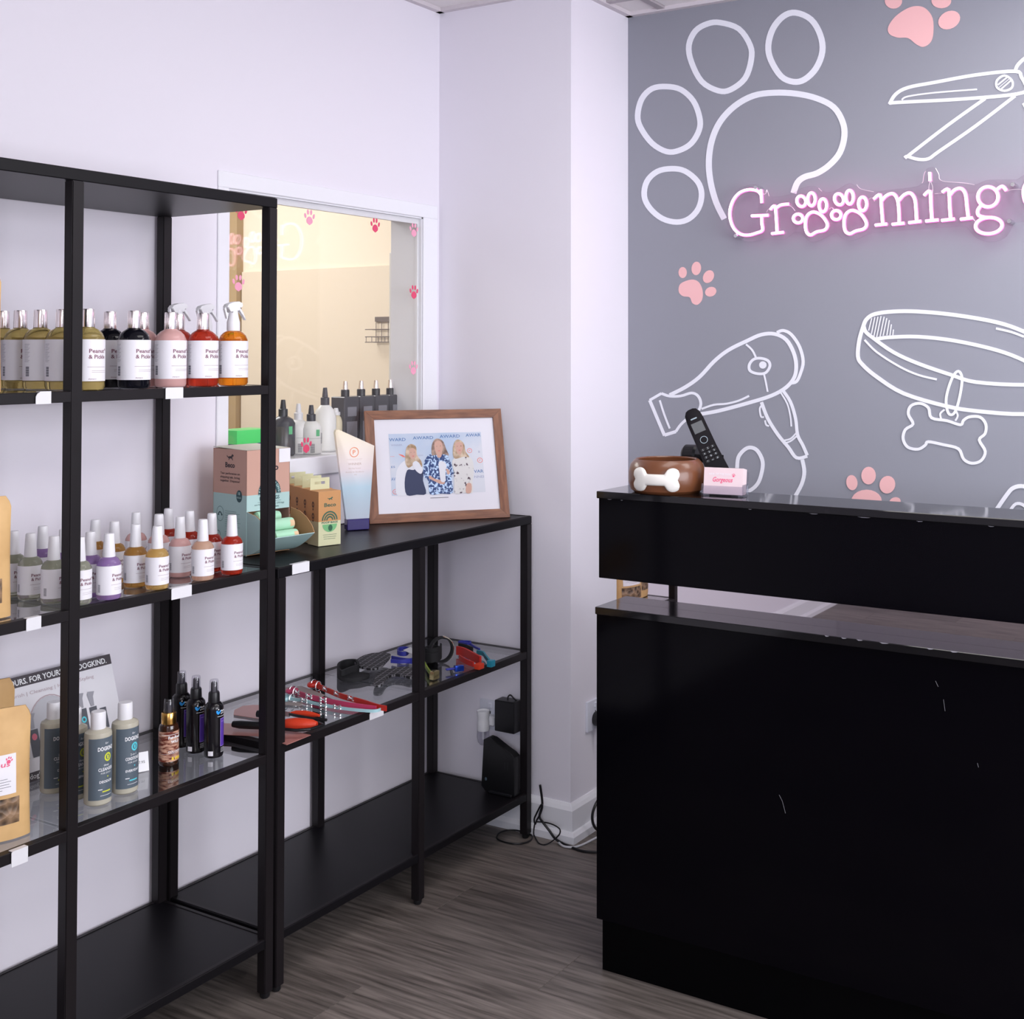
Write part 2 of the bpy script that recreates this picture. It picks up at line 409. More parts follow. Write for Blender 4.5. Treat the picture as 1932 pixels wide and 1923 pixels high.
for px_, pz_, m in ((455,400,PD),(584,410,PL),(708,425,PD),(781,434,PL),(450,534,PL),(781,551,PD),(780,694,PL),(578,840,PD)):
    x, _, z = at(px_, pz_, 'y', .384)
    b = bmesh.new(); put_paw(b, frame_fn((x, .3838, z), (1,0,0), (0,0,1)), 0, 0, .040)
    r = bmesh.ops.extrude_face_region(b, geom=b.faces[:]); bmesh.ops.translate(b, verts=[v for v in r['geom'] if isinstance(v, bmesh.types.BMVert)], vec=(0,.0006,0))
    obj('paw_decal', b, m, w1, label=('dark pink' if m is PD else 'pale pink')+' paw print decal', smooth=False)
# grooming room behind the window
CREAM = noisy(mat('cream_wall_paint', (.86,.76,.62), .7), ns=30, bump=.03); CREAM2 = noisy(mat('cream_wet_panel', (.76,.66,.53), .45), ns=20, bump=.02)
struct('wall_grooming_far', bx(1.9, YO, 0, 2.0, 3.6, 2.6), CREAM)
struct('wall_grooming_end', bx(-1.3, 3.5, 0, 2.0, 3.6, 2.6), CREAM)
struct('wall_grooming_side', bx(-1.4, YO, 0, -1.3, 3.6, 2.6), CREAM)
struct('floor_grooming', bx(-1.3, YO, -.05, 2.0, 3.6, 0), FM[0])
struct('ceiling_grooming', bx(-1.3, YO, 2.46, 2.0, 3.6, 2.6), CREAM)
struct('trim_1', bx(1.888, .93, 0, 1.9, 2.165, 1.768, bev=.002), CREAM2)
OFFW = mat('off_white_paint', (.60,.585,.56), .5)
struct('wall_grooming_pier', bx(1.5, YO, 0, 1.9, .925, 2.46), OFFW)
struct('trim_2', bx(1.47, YO, 0, 1.5, .95, 1.775, bev=.003), OFFW)
WOODF = noisy(mat('oak_door_frame', (.45,.32,.17), .5), scale=(20,20,1), ns=3, bump=.1)
b = bmesh.new(); box(b, 1.862, 2.168, 0, 1.9, 2.205, 2.2); box(b, 1.875, 2.205, 0, 1.9, 2.262, 2.2)
struct('door_1', b, WOODF)
t = thing('wire_rack', 'small grey wire rack fixed to the cream wall seen through the window', 'rack', (1.85, 1.27, 1.45))
RK = mat('rack_wire', (.22,.19,.18), .4, .6)
b = bmesh.new(); box(b, .028, -.03, .085, .036, .105, .105); obj('mounting_bar', b, RK, t)
b = bmesh.new()
for z in (.0, .022, .052): tube([(.03,-.02,z),(.03,.105,z),(-.03,.105,z),(-.03,-.02,z)], .002, 5, True, b)
for y in (-.0, .035, .07, .10): tube([(-.03,y,.024),(-.03,y,0),(.03,y,0)], .0016, 5, False, b); tube([(.03,y,0),(.03,y,.09)], .0016, 5, False, b)
obj('basket', b, RK, t)
t = thing('hanging_lead', 'dark grooming lead hanging by the oak door frame behind the window', 'lead', (1.84, 2.235, 1.0))
b = tube(cr([(0,0,.42),(0,.02,.36),(0,-.01,.31),(0,.025,.26),(0,0,.22),(0,.03,.15),(0,-.01,.08),(0,.02,0)], 5), .008, 7); obj('cord', b, DKGREY, t)
b = tube(cr([(0,0,.30),(0,.035,.28),(0,.03,.24),(0,0,.23)], 5, True), .006, 7); obj('ring', b, DKGREY, t)
obj('hook', tube(cr([(.05,0,.43),(0,0,.43),(-.02,0,.41),(0,0,.40)], 4), .004, 6), STEEL, t)

# ---------------------------------------------------------------- mural on the back wall
def wallfn(ox, oy, sc_, x=XB, off=0.0, grow=0.0):
    cnt = [0.0]      # each brush stroke lies a hair's breadth over the one painted before it
    def fn(u, v):
        p = at(ox+u/sc_, oy+v/sc_, 'x', x); cnt[0] += grow; p.x = x-off-cnt[0]; return p
    return fn
def mural(name, label, m, build, th=.0012):
    b = bmesh.new(); build(b)
    r = bmesh.ops.extrude_face_region(b, geom=b.faces[:])
    bmesh.ops.translate(b, verts=[v for v in r['geom'] if isinstance(v, bmesh.types.BMVert)], vec=(-th,0,0))
    for v in b.verts: v.co.z = min(v.co.z, ZC-.002)
    obj(name, b, m, wb, label=label, smooth=False)
A1 = wallfn(1180, 0, 2.569, grow=1.2e-6); A3 = wallfn(1180, 470, 2.569, grow=1.2e-6)
def st(f, *S):
    def g(b):
        for s in S: put_stroke(b, f, s[0], s[1], *(s[2:] or ()))
    return g
mural('painted_paw', 'large white outline paw print', WHITEP, st(A1,
    ([(460,110),(550,140),(605,220),(610,290),(580,380),(510,435),(450,440),(370,395),(320,300),(308,220),(340,150),(400,115)],27,True),
    ([(825,62),(900,95),(945,170),(955,250),(925,330),(870,385),(815,397),(755,370),(705,290),(693,220),(715,140),(765,80)],29,True),
    ([(200,420),(270,435),(330,490),(360,570),(358,630),(320,695),(260,730),(200,735),(130,695),(75,620),(60,560),(80,480),(130,430)],27,True),
    ([(225,818),(290,830),(350,880),(370,940),(355,1010),(310,1060),(250,1077),(180,1060),(120,1010),(92,950),(105,880),(155,832)],27,True),
    ([(480,1062),(440,980),(413,880),(405,780),(420,680),(460,590),(530,515),(620,465),(720,450),(830,455),(930,478),(1010,520),(1053,590),(1062,660),(1040,740),(990,800),(930,840),(870,858),(835,885),(815,937)],29)))
def pp(b):
    put_poly(b, A1, [(p.x, p.y) for p in cr([(1420,30,0),(1460,45,0),(1490,90,0),(1493,160,0),(1480,205,0),(1445,228,0),(1410,215,0),(1370,185,0),(1320,183,0),(1280,165,0),(1275,130,0),(1310,80,0),(1370,40,0)], 4, True)])
    for x, y, a, c, r in ((1300,5,42,38,0),(1532,5,48,36,0),(1570,98,56,42,-.5),(1415,-75,40,52,0)): put_disc(b, A1, x, y, a, c, 20, r)
mural('painted_paw', 'pink paw print at the top of the wall', PINKP, pp)
mural('painted_scissors', 'white outline of grooming scissors', WHITEP, st(A1,
    ([(1280,506),(1310,458),(1370,425),(1500,400),(1700,364),(1890,346),(1920,375),(1945,420)],17), ([(1278,500),(1360,495),(1600,483),(1860,462),(1960,440)],17),
    ([(1890,346),(1905,312),(1960,270),(2080,235),(2160,260),(2170,320),(2100,360),(1990,350)],17), ([(1340,485),(1370,468),(1500,450),(1705,434)],8),
    ([(1838,367),(1874,390),(1874,425),(1838,441),(1802,425),(1802,390)],11,True), ([(1806,412),(1852,374)],7), ([(1822,432),(1868,392)],7), ([(1812,424),(1860,384)],3),
    ([(1745,478),(1560,610),(1372,755),(1368,758),(1420,773),(1470,770),(1520,735),(1700,610),(1890,465)],16), ([(1960,440),(2060,500),(2150,600),(2120,680),(2020,640),(1930,500)],17)))
SP = [(320,148),(355,160),(374,200),(372,245),(350,270),(325,262),(312,234),(278,228),(259,205),(268,168)]
def pp2(b):
    put_poly(b, A3, [(p.x, p.y) for p in cr([(x, y, 0) for x, y in SP], 4, True)])
    for x, y, a, c, r in ((278,114,20,27,0),(344,94,23,33,.1),(403,134,25,33,.5),(414,207,28,23,-.4)): put_disc(b, A3, x, y, a, c, 18, r)
mural('painted_paw', 'small pink paw print left of the sign', PINKP, pp2)
def dry(b):
    st(A3, ([(118,733),(175,700)],13,False,False), ([(175,700),(215,713),(270,712),(320,698),(352,712),(366,750),(350,790),(310,815),(270,850),(245,885)],13),
     ([(245,885),(190,902)],16,False,False), ([(190,905),(118,733)],15,False,False), ([(167,733),(188,800),(215,870)],9),
     ([(215,708),(290,670),(360,620),(430,545),(500,490),(590,445),(660,415),(725,412),(780,440),(815,500),(828,560),(820,620),(780,670),(710,710),(600,745),(450,785),(345,803)],18),
     ([(735,405),(765,395),(805,415),(845,475),(862,545),(850,600),(830,642),(800,650)],15), ([(585,462),(615,490),(635,530)],9),
     ([(651,529),(690,540),(701,567),(680,600),(640,604),(605,590),(601,562),(620,536)],13,True), ([(672,605),(682,650),(690,692)],8),
     ([(370,775),(430,755),(490,750),(550,735),(600,712)],10), ([(660,742),(690,820),(740,900),(790,960),(830,1012),(882,1004)],16), ([(760,680),(800,740),(825,820),(835,900),(860,950),(882,1000)],15),
     ([(750,690),(785,750),(800,810),(805,860)],7), ([(755,930),(800,920),(828,893)],8), ([(765,943),(800,932),(830,908)],8),
     ([(662,757),(652,775),(658,812),(672,814)],8), ([(677,830),(683,852),(697,858)],8),
     ([(858,1020),(868,1080),(855,1140),(820,1205)],18), ([(542,1062),(548,1010),(575,975),(605,962),(640,977),(666,1030),(660,1090),(640,1140),(600,1172),(560,1170)],18))(b)
    put_disc(b, A3, 667, 562, 18, 18, 14)
mural('painted_hair_dryer', 'white outline of a hair dryer', WHITEP, dry)
mural('painted_collar', 'white outline of a dog collar with bone tag', WHITEP, st(A3,
    ([(1155,370),(1170,340),(1210,315),(1300,303),(1420,303),(1600,320),(1800,355),(1932,400),(2080,470),(2150,600)],19), ([(1215,437),(1280,428),(1420,425),(1600,445),(1800,490),(1932,540),(2030,600)],18),
    ([(1155,370),(1165,400),(1200,430),(1300,500),(1420,555),(1580,610),(1700,645),(1932,658),(2080,640)],18), ([(1158,362),(1135,440),(1128,520),(1150,560),(1220,620),(1350,700),(1550,760),(1700,785),(1932,800),(2100,770)],19),
    ([(1160,440),(1220,500),(1330,570),(1420,610),(1510,632)],10), ([(1797,385),(1870,402),(1932,425)],11),
    *[([a, c],5,False,False) for a, c in (((1195,335),(1180,395)),((1210,330),(1193,412)),((1225,328),(1205,425)),((1240,325),(1218,430)),((1255,328),(1235,425)),((1268,335),(1250,420)),((1280,345),(1268,418)),((1290,365),(1283,418)),((1300,390),(1297,418)))],
    ([(1615,592),(1632,620),(1628,680),(1610,760),(1590,800),(1566,795),(1555,740),(1565,680),(1590,615)],13,True), ([(1548,778),(1527,798),(1532,825)],9), ([(1602,783),(1612,808),(1600,832)],9),
    ([(1485,818),(1470,770),(1430,748),(1385,760),(1372,800),(1395,848),(1358,875),(1347,920),(1370,960),(1420,970),(1455,950),(1468,934),(1540,948),(1615,968),(1640,1018),(1680,1038),(1725,1025),(1745,980),(1716,925),(1744,895),(1748,850),(1720,815),(1670,813),(1640,830),(1625,852),(1560,832)],14,True)))
def pp3(b):
    for x, y, a, c, r in ((1099,1132,27,37,-.15),(1180,1098,35,43,0),(1271,1142,38,43,.2),(1308,1225,28,22,-.3),(1170,1222,74,56,0)): put_disc(b, A3, x, y, a, c, 20, r)
mural('painted_paw', 'pink paw print half hidden by the desk', PINKP, pp3)
mural('painted_brush', 'white outline of a grooming brush', WHITEP, st(A3, ([(1800,1262),(1850,1190),(1882,1157),(1932,1150),(2000,1180),(2050,1290)],20), ([(1865,1268),(1893,1235),(1932,1242),(1980,1290)],15)))

# ---------------------------------------------------------------- neon sign
NX = XB-.035
sgn = thing('neon_sign', 'glowing pink neon style lettering sign on clear acrylic screwed to the mural wall', 'sign', (0,0,0))
B2 = wallfn(1340, 300, 3.2635, NX)
ol = [(105,300),(130,230),(190,175),(290,155),(335,190),(380,235),(500,215),(560,180),(640,165),(700,200),(760,200),(830,160),(870,150),(930,190),(1000,203),(1100,190),(1270,170),(1308,140),(1320,75),(1355,50),(1395,60),(1412,120),(1450,145),(1560,150),(1630,160),(1700,130),(1800,127),(1890,125),(1940,90),(2040,60),(2160,80),(2200,200),(2180,340),(2080,400),(1960,385),(1870,395),(1858,420),(1820,480),(1750,510),(1680,505),(1620,470),(1580,420),(1520,415),(1280,432),(1000,455),(940,478),(860,505),(800,480),(770,453),(720,478),(650,510),(600,500),(560,455),(510,452),(460,493),(340,490),(260,510),(180,495),(120,430),(98,370)]
obj('backing_panel', prism([B2(p.x, p.y) for p in cr([(u, v, 0) for u, v in ol], 2, True)], (1,0,0), .005), ACRYL, sgn, label='clear cut-out acrylic backing', smooth=False)
NEON = mat('neon_core', (1,.9,.95), .4, emit=(1,.60,.84), es=4.6); NEONP = mat('neon_edge', (1,.25,.6), .5, emit=(1,.12,.52), es=1.5)
def el(cx, cy, rx, ry, rot=0, n=12):
    return [(cx+rx*math.cos(t)*math.cos(rot)-ry*math.sin(t)*math.sin(rot), cy+rx*math.cos(t)*math.sin(rot)+ry*math.sin(t)*math.cos(rot)) for t in [2*math.pi*i/n for i in range(n)]]
G1 = [([(318,190),(320,230),(322,272)],0),([(318,222),(295,198),(245,190),(190,207),(150,250),(128,310),(128,370),(150,428),(190,463),(240,470),(290,457),(326,440),(322,395),(322,352)],0),([(260,352),(362,348)],0)]
R1 = [([(376,312),(402,290),(410,350),(416,455)],0),([(384,461),(456,453)],0),([(408,305),(440,285),(488,279)],0)]
P1 = [(el(565,262,27,33,-.3),1),(el(628,250,23,40),1),(el(698,287,23,40),1),(el(545,368,29,27),1),([(640,328),(690,350),(725,402),(710,438),(660,450),(622,470),(597,450),(590,400),(602,350)],1)]
P2 = [(el(797,250,27,35,-.3),1),(el(862,237,23,42),1),(el(942,278,25,42),1),(el(780,347,29,28),1),([(880,318),(932,342),(965,395),(952,430),(900,445),(862,462),(834,442),(828,385),(842,338)],1)]
MM = [([(1012,247),(1050,222),(1058,300),(1066,402)],0),([(1020,409),(1092,402)],0),([(1056,262),(1090,226),(1130,216),(1155,250),(1165,320),(1166,402)],0),([(1124,404),(1198,397)],0),([(1160,262),(1198,222),(1236,212),(1262,247),(1270,310),(1274,386)],0),([(1226,394),(1302,385)],0)]
II = [([(1355,84),(1357,138)],0),([(1320,226),(1356,200),(1362,290),(1368,378)],0),([(1330,384),(1408,377)],0)]
NN = [([(1432,206),(1470,190),(1477,290),(1483,372)],0),([(1428,380),(1508,371)],0),([(1472,232),(1508,192),(1548,184),(1574,218),(1584,300),(1592,366)],0),([(1544,373),(1618,364)],0)]
GG = [(el(1713,235,62,62),1),([(1765,193),(1800,170),(1826,196)],0),([(1672,285),(1650,318),(1655,348),(1690,360),(1722,362)],0),(el(1718,412,82,50,-.08),1)]
NX2 = [([(2150,120),(2080,95),(2000,110),(1950,150),(1931,200),(1945,270),(2010,320),(2090,325),(2150,290),(2150,230),(2090,230)],0)]
bn = {}
for nm, S in (('letter_g', G1), ('letter_r', R1), ('neon_paw', P1), ('neon_paw', P2), ('letter_m', MM), ('letter_i', II), ('letter_n', NN), ('letter_g', GG), ('letter_g', NX2)):
    b = bmesh.new(); c = bmesh.new()
    for pts, cl in S:
        q = cr([(u, v, 0) for u, v in pts], 4, bool(cl)) if len(pts) > 2 else [Vector((*p, 0)) for p in pts]
        P3 = [B2(p.x, p.y)+Vector((-.0085,0,0)) for p in q]; tube(P3, .0035, 8, bool(cl), b)
        P4 = [B2(p.x, p.y)+Vector((-.0032,0,0)) for p in q]; strap(P4, .0125, .006, (0,.0,1) if 0 else (-1,0,0), bool(cl), c) if 0 else tube([Vector((p.x, p.y, p.z)) for p in P4], .0052, 8, bool(cl), c)
    o = obj(nm, b, NEON, sgn); obj('tube_base', c, NEONP, o)
for u, v in ((288,178),(165,475),(1867,160),(1845,385)):
    p = B2(u, v); b = bmesh.new(); lathe([(0,-.012),(.0055,-.012),(.0065,-.009),(.0065,.035)], 14, b)
    bmesh.ops.rotate(b, verts=b.verts[:], matrix=Matrix.Rotation(math.pi/2, 3, 'Y')); bmesh.ops.translate(b, verts=b.verts[:], vec=p)
    obj('standoff_screw', b, STEEL, sgn)
b = bmesh.new()
for pts in ([(322,215),(345,215),(352,190),(366,230)],[(350,330),(362,310),(375,320)],[(488,285),(510,300),(525,320)],[(735,310),(752,300),(765,315)],[(978,250),(1000,240),(1015,262)],[(1355,140),(1348,175),(1352,205)],[(1360,140),(1372,175),(1370,215)],[(1385,215),(1420,212),(1435,205)],[(1618,364),(1635,385),(1650,380)],[(1826,200),(1860,190),(1905,188),(1932,195)],[(1328,75),(1318,100),(1312,140),(1305,150)],[(1390,58),(1410,95),(1415,125),(1450,140),(1560,148),(1630,160)],[(905,158),(930,185),(1010,203)],[(670,180),(690,200)]):
    tube([B2(p.x, p.y)+Vector((-.004,0,0)) for p in cr([(u, v, 0) for u, v in pts], 4)], .0007, 5, False, b)
obj('wiring', b, mat('silver_wire', (.75,.72,.74), .3, .5), sgn)

# ---------------------------------------------------------------- shelving
def shelving(name, label, x0, x1, H, levels, group=None):
    """levels: (top z, 'glass' or 'sheet')"""
    t = thing(name, label, 'shelving', (x0, 0, 0)); L = x1-x0; D = .3685; p = .0245
    for i, x in enumerate((0, L/2-p/2, L-p)):
        for y in (0, D-p):
            b = bmesh.new(); box(b, x, y, .012, x+p, y+p, H-.022)
            bmesh.ops.bevel(b, geom=b.edges[:], offset=.0015, segments=2, affect='EDGES')
            q = obj('post', b, BLACK, t)
            obj('foot', lathe([(0,0),(.009,0),(.011,.004),(.011,.013)], 12, off=(x+p/2, y+p/2, 0)), BLACKP, q)
    for z, kind in levels:
        h = .020 if z < H-.01 else .022
        if kind == 'sheet':
            q = obj('shelf', bx(0 if z > H-.01 else .002, 0 if z > H-.01 else .0012, z-h, L if z > H-.01 else L-.002, D if z > H-.01 else D-.0012, z, bev=.0015), BLACKTOP, t, label='solid black metal shelf')
            b = bmesh.new()
            for a in ((.004,.003,L-.004,.012),(.004,D-.012,L-.004,D-.003),(.004,.012,.012,D-.012),(L-.012,.012,L-.004,D-.012)): box(b, a[0], a[1], z, a[2], a[3], z+.0012)
            obj('shelf_edge', b, BLACK, q, smooth=False)
        else:
            for nm, a in (('front_rail',(p*.2,.001,L-p*.2,.019)),('back_rail',(p*.2,D-.019,L-p*.2,D-.001)),('side_rail',(.002,.019,.020,D-.019)),('side_rail',(L-.020,.019,L-.002,D-.019))):
                obj(nm, bx(a[0], a[1], z-h, a[2], a[3], z, bev=.001), BLACK, t)
            for a in ((.020,.019,L/2-.001,D-.019),(L/2+.001,.019,L-.020,D-.019)):
                obj('glass_shelf', bx(a[0], a[1], z-.006, a[2], a[3], z-.0005), SHEET, t, smooth=False)
    return t
shelving('shelf_unit', 'tall black metal shelving with glass shelves full of grooming bottles', -1.0081, -.0081, 1.75, ((1.75,'sheet'),(1.336,'glass'),(.933,'glass'),(.530,'glass'),(.130,'sheet')))
shelving('shelf_unit', 'low black metal shelving with one glass shelf under the framed photograph', 0, 1.0, .93, ((.93,'sheet'),(.540,'glass'),(.130,'sheet')))
TAGM = mat('white_tag_plastic', (.74,.74,.77), .3)
def price(px0, px1, pz, z, label, yy=-.001, cut=0, h=.0215):
    a, c = at(px0, pz, 'y', yy).x, at(px1, pz, 'y', yy).x
    t = thing('price_tag', label, 'price tag', ((a+c)/2, yy, z), 0, 'blank white price tags on the shelf rails'); w_ = (c-a)/2
    k = .008 if cut else .0015
    P = [(-w_, 0, -h), (w_, 0, -h), (w_, 0, 0), (-w_+k, 0, 0), (-w_+k*.4, 0, -k*.3), (-w_, 0, -k)]
    obj('card', prism(P, (0,-1,0), .0012), TAGM, t, smooth=False)
    obj('clip', bx(-w_+k, -.0012, 0, w_, .010, .0012), TAGM, t, smooth=False)
price(67, 96, 745, 1.3365, 'white price tag under the gold bottles, left of the middle post', cut=1)
price(312, 345, 740, 1.3365, 'white price tag under the pale pink bottle on the top glass shelf')
price(49, 77, 1180, .9335, 'white price tag under the pale green sprays, left of the middle post')
price(323, 361, 1120, .9335, 'white price tag under the pink sprays on the middle glass shelf')
price(21, 52, 1623, .5305, 'white price tag low on the rail beneath the kraft pouch', h=.026)
price(551, 583, 1072, .932, 'white price tag on the low unit top rail below the dog bag boxes')
price(697, 723, 1358, .5405, 'white price tag under the tips of the studded dog collars', cut=1)

# ---------------------------------------------------------------- bottles
def big_bottle(kind, liq, lab):
    t = thing('bottle' if kind == 'cap' else 'spray_bottle', lab, 'bottle')
    obj('bottle_body', lathe([(0,0),(.025,0),(.029,.002),(.0312,.007),(.0312,.092),(.0302,.100),(.0265,.109),(.020,.1155),(.0135,.119),(.0125,.121),(0,.121)], 36), liq, t)
    if kind == 'cap': obj('cap', lathe([(0,.1185),(.0124,.1185),(.0127,.1195),(.0122,.153),(.0115,.155),(0,.155)], 28), CHROME, t)
    else:
        b = lathe([(0,.119),(.0135,.119),(.0140,.122),(.0138,.138),(.0115,.146),(.0095,.158),(.009,.168),(0,.168)], 24)
        hd = [(-.024,.170),(-.019,.177),(-.006,.1815),(.010,.1835),(.019,.180),(.0205,.173),(.0145,.169),(.007,.166),(.003,.160),(-.008,.158),(-.013,.163)]
        b2 = prism([(x, -.008, z) for x, z in hd], (0,1,0), .016, bev=.003)
        obj('spray_head', b2, SPRAYW, t); obj('neck', b, SPRAYW, t)
        obj('trigger', prism([(.009,-.004,.170),(.017,-.004,.169),(.024,-.004,.160),(.033,-.004,.1435),(.0315,-.004,.143),(.025,-.004,.152),(.018,-.004,.161),(.012,-.004,.165)], (0,1,0), .008, bev=.001), SPRAYW, t)
        obj('nozzle', prism([(-.024,-.003,.171),(-.027,-.003,.166),(-.020,-.003,.145),(-.018,-.003,.146),(-.022,-.003,.166)], (0,1,0), .006), SPRAYW, t)
    l = obj('label', cyl_patch(.0315, .018, .097, -165, 160, 36), LABEL, t, norm=False)
    b = bmesh.new(); f = cyl_fn(.0317)
    put_text(b, 'Peanut', .0105, f, -.0005, .0715, bold=.02, width=.033); put_text(b, '& Pickle', .0105, f, 0, .0605, bold=.02, width=.036)
    put_disc(b, f, .019, .0775, .0018, .0024, 8); put_rect(b, f, -.020, .0445, .020, .0450, 8); put_rect(b, f, -.012, .0375, .022, .0379, 6); put_rect(b, f, -.012, .0345, .022, .0349, 6)
    put_text(b, 'shampoo', .004, f, -.018, .021, 'L'); obj('print', b, PLUM, l, smooth=False, norm=False)
    b = bmesh.new()
    for i in range(12): put_rect(b, f, -.058, .044-i*.0016, -.050, .0448-i*.0016+(.0004 if i % 3 else 0), 2)
    for i in range(14): put_rect(b, f, -.062, .088-i*.0026, -.049-.002*(i % 3), .0884-i*.0026, 2)
    obj('barcode', b, BARC, l, smooth=False, norm=False)
    return t
Z1 = 1.336
bb = big_bottle('cap', GLD, 'x'); bs = big_bottle('spray', ORG, 'x')
def onshelf(px, y, z): return Vector((at(px, 660, 'y', y).x, y, z))
GT = 'large labelled bottles on the top glass shelf'
first = [True, True]
def big(px, y, liq, lab, spray=False, rz=0):
    src = bs if spray else bb; k = int(spray); p = onshelf(px, y, Z1)
    if first[k]:
        first[k] = False; src.location = p; src.rotation_euler.z = rz; src['label'] = lab; src['group'] = GT
        for c in src.children:
            if c.name.split('.')[0] == 'bottle_body': c.data.materials[0] = liq
        return src
    return dup(src, p, rz, lab, GT, {'bottle_body': liq})
big(5, .285, GLD, 'gold bottle cut by the left photo edge, silver cap')
big(38, .222, GLD, 'olive gold bottle with silver cap, second from the left photo edge')
big(76, .159, GLD, 'olive gold bottle with silver cap above the left rail tag', rz=.32)
big(118, .096, GLD, 'olive gold bottle half hidden left of the middle post', rz=.12)
big(165, .033, GLD, 'olive gold bottle standing just right of the middle post')
big(207, .13, BLK, 'black liquid bottle behind, between the gold and the front black bottle')
big(253, .045, BLK, 'black liquid bottle in front with white label and silver cap')
big(269, .125, PNK, 'pale pink bottle peeping out behind the front black bottle')
big(322, .06, PNK, 'pale pink bottle with silver cap in front, above the right rail tag')
big(337, .135, RED, 'red bottle with silver cap hidden behind the pale pink bottle')
big(383, .05, RED, 'clear red bottle with silver cap at the front of the shelf')
big(440, .045, ORG, 'orange liquid spray bottle with white trigger at the shelf end', True)
big(336, .215, PNK, 'pink spray bottle with white trigger behind the pale pink bottle', True)
big(388, .20, RED, 'red spray bottle with white trigger behind the clear red bottle', True)

sb = thing('spray_bottle', 'x', 'bottle')
obj('bottle_body', lathe([(0,0),(.018,0),(.021,.002),(.0225,.006),(.0225,.064),(.0215,.070),(.017,.078),(.0105,.082),(0,.082)], 30), GRN, sb)
obj('cap', lathe([(0,.0805),(.0112,.0805),(.0116,.083),(.0100,.112),(.0092,.124),(.0082,.126),(0,.126)], 24), WHITE, sb)
l = obj('label', cyl_patch(.0228, .011, .066, -165, 160, 32), LABEL, sb, norm=False)
b = bmesh.new(); f = cyl_fn(.0230)
put_text(b, 'Peanut', .0078, f, 0, .0455, bold=.02, width=.024); put_text(b, '& Pickle', .0078, f, .001, .0375, bold=.02, width=.026)
put_disc(b, f, .0145, .050, .0013, .0018, 8); put_rect(b, f, -.014, .030, .014, .0304, 6); put_rect(b, f, -.008, .0235, .016, .0238, 6); put_rect(b, f, -.008, .0205, .016, .0208, 6)
obj('print', b, PLUM, l, smooth=False, norm=False)
b = bmesh.new()
for i in range(10): put_rect(b, f, -.041, .030-i*.0015, -.035, .0307-i*.0015, 2)
obj('barcode', b, BARC, l, smooth=False, norm=False)
ZM = .933; sf = True
def small(px, ptop, liq, lab, rz=0):
    """centre column and cap height in the photo fix the place on the shelf plane"""
    global sf
    q = at(px, ptop, 'z', ZM+.1255); p = Vector((q.x, min(max(q.y, .028), .33), ZM))
    p.x = at(px, ptop, 'y', p.y).x
    g = 'small spray bottles on the middle glass shelf'
    if sf:
        sf = False; sb.location = p; sb.rotation_euler.z = rz; sb['label'] = lab; sb['group'] = g
        for c in sb.children:
            if c.name.split('.')[0] == 'bottle_body': c.data.materials[0] = liq
        return
    dup(sb, p, rz, lab, g, {'bottle_body': liq})
small(26, 1002.5, GRN, 'pale green spray bottle next to the kraft pouch, leftmost of the sprays')
small(58, 1006.7, GRN, 'pale green spray bottle above the left rail tag')
small(102, 1012, GRN, 'pale green spray bottle in front, just left of the middle post', .35)
small(81, 993, PUR, 'purple spray bottle behind and between the two left pale green ones')
small(121, 999, PUR, 'purple spray bottle tucked behind the middle post at its left')
small(150, 1014, GRN, 'pale green spray bottle mostly behind the middle post')
small(171, 1004, PUR, 'purple spray bottle just right of the middle post')
small(206, 1008, PUR, 'purple spray bottle in front with pinkish shoulder', .15)
small(180, 981, AMB, 'amber spray bottle at the back behind the purple pair')
small(216, 984.5, AMB, 'amber spray bottle at the back left of the front amber one')
small(256, 990, AMB, 'amber spray bottle in the middle row with clear gold shoulder')
small(257, 967, PNK, 'pinkish spray bottle at the back behind the front amber one')
small(297, 993, YEL, 'yellow spray bottle at the front rail')
small(300, 970.5, PNK, 'pink spray bottle behind the yellow one')
small(318, 960, RED, 'red spray bottle at the back against the rear post')
small(340, 975.6, PNK, 'pink spray bottle in the middle row right of the yellow one')
small(358, 964.5, RED, 'red spray bottle behind the pink and peach ones')
small(383, 981, PCH, 'peach spray bottle at the front, left of the last red one')
small(400, 969, RED, 'red spray bottle squeezed behind the peach one')
small(438, 975.6, RED, 'red spray bottle at the far right end of the shelf')

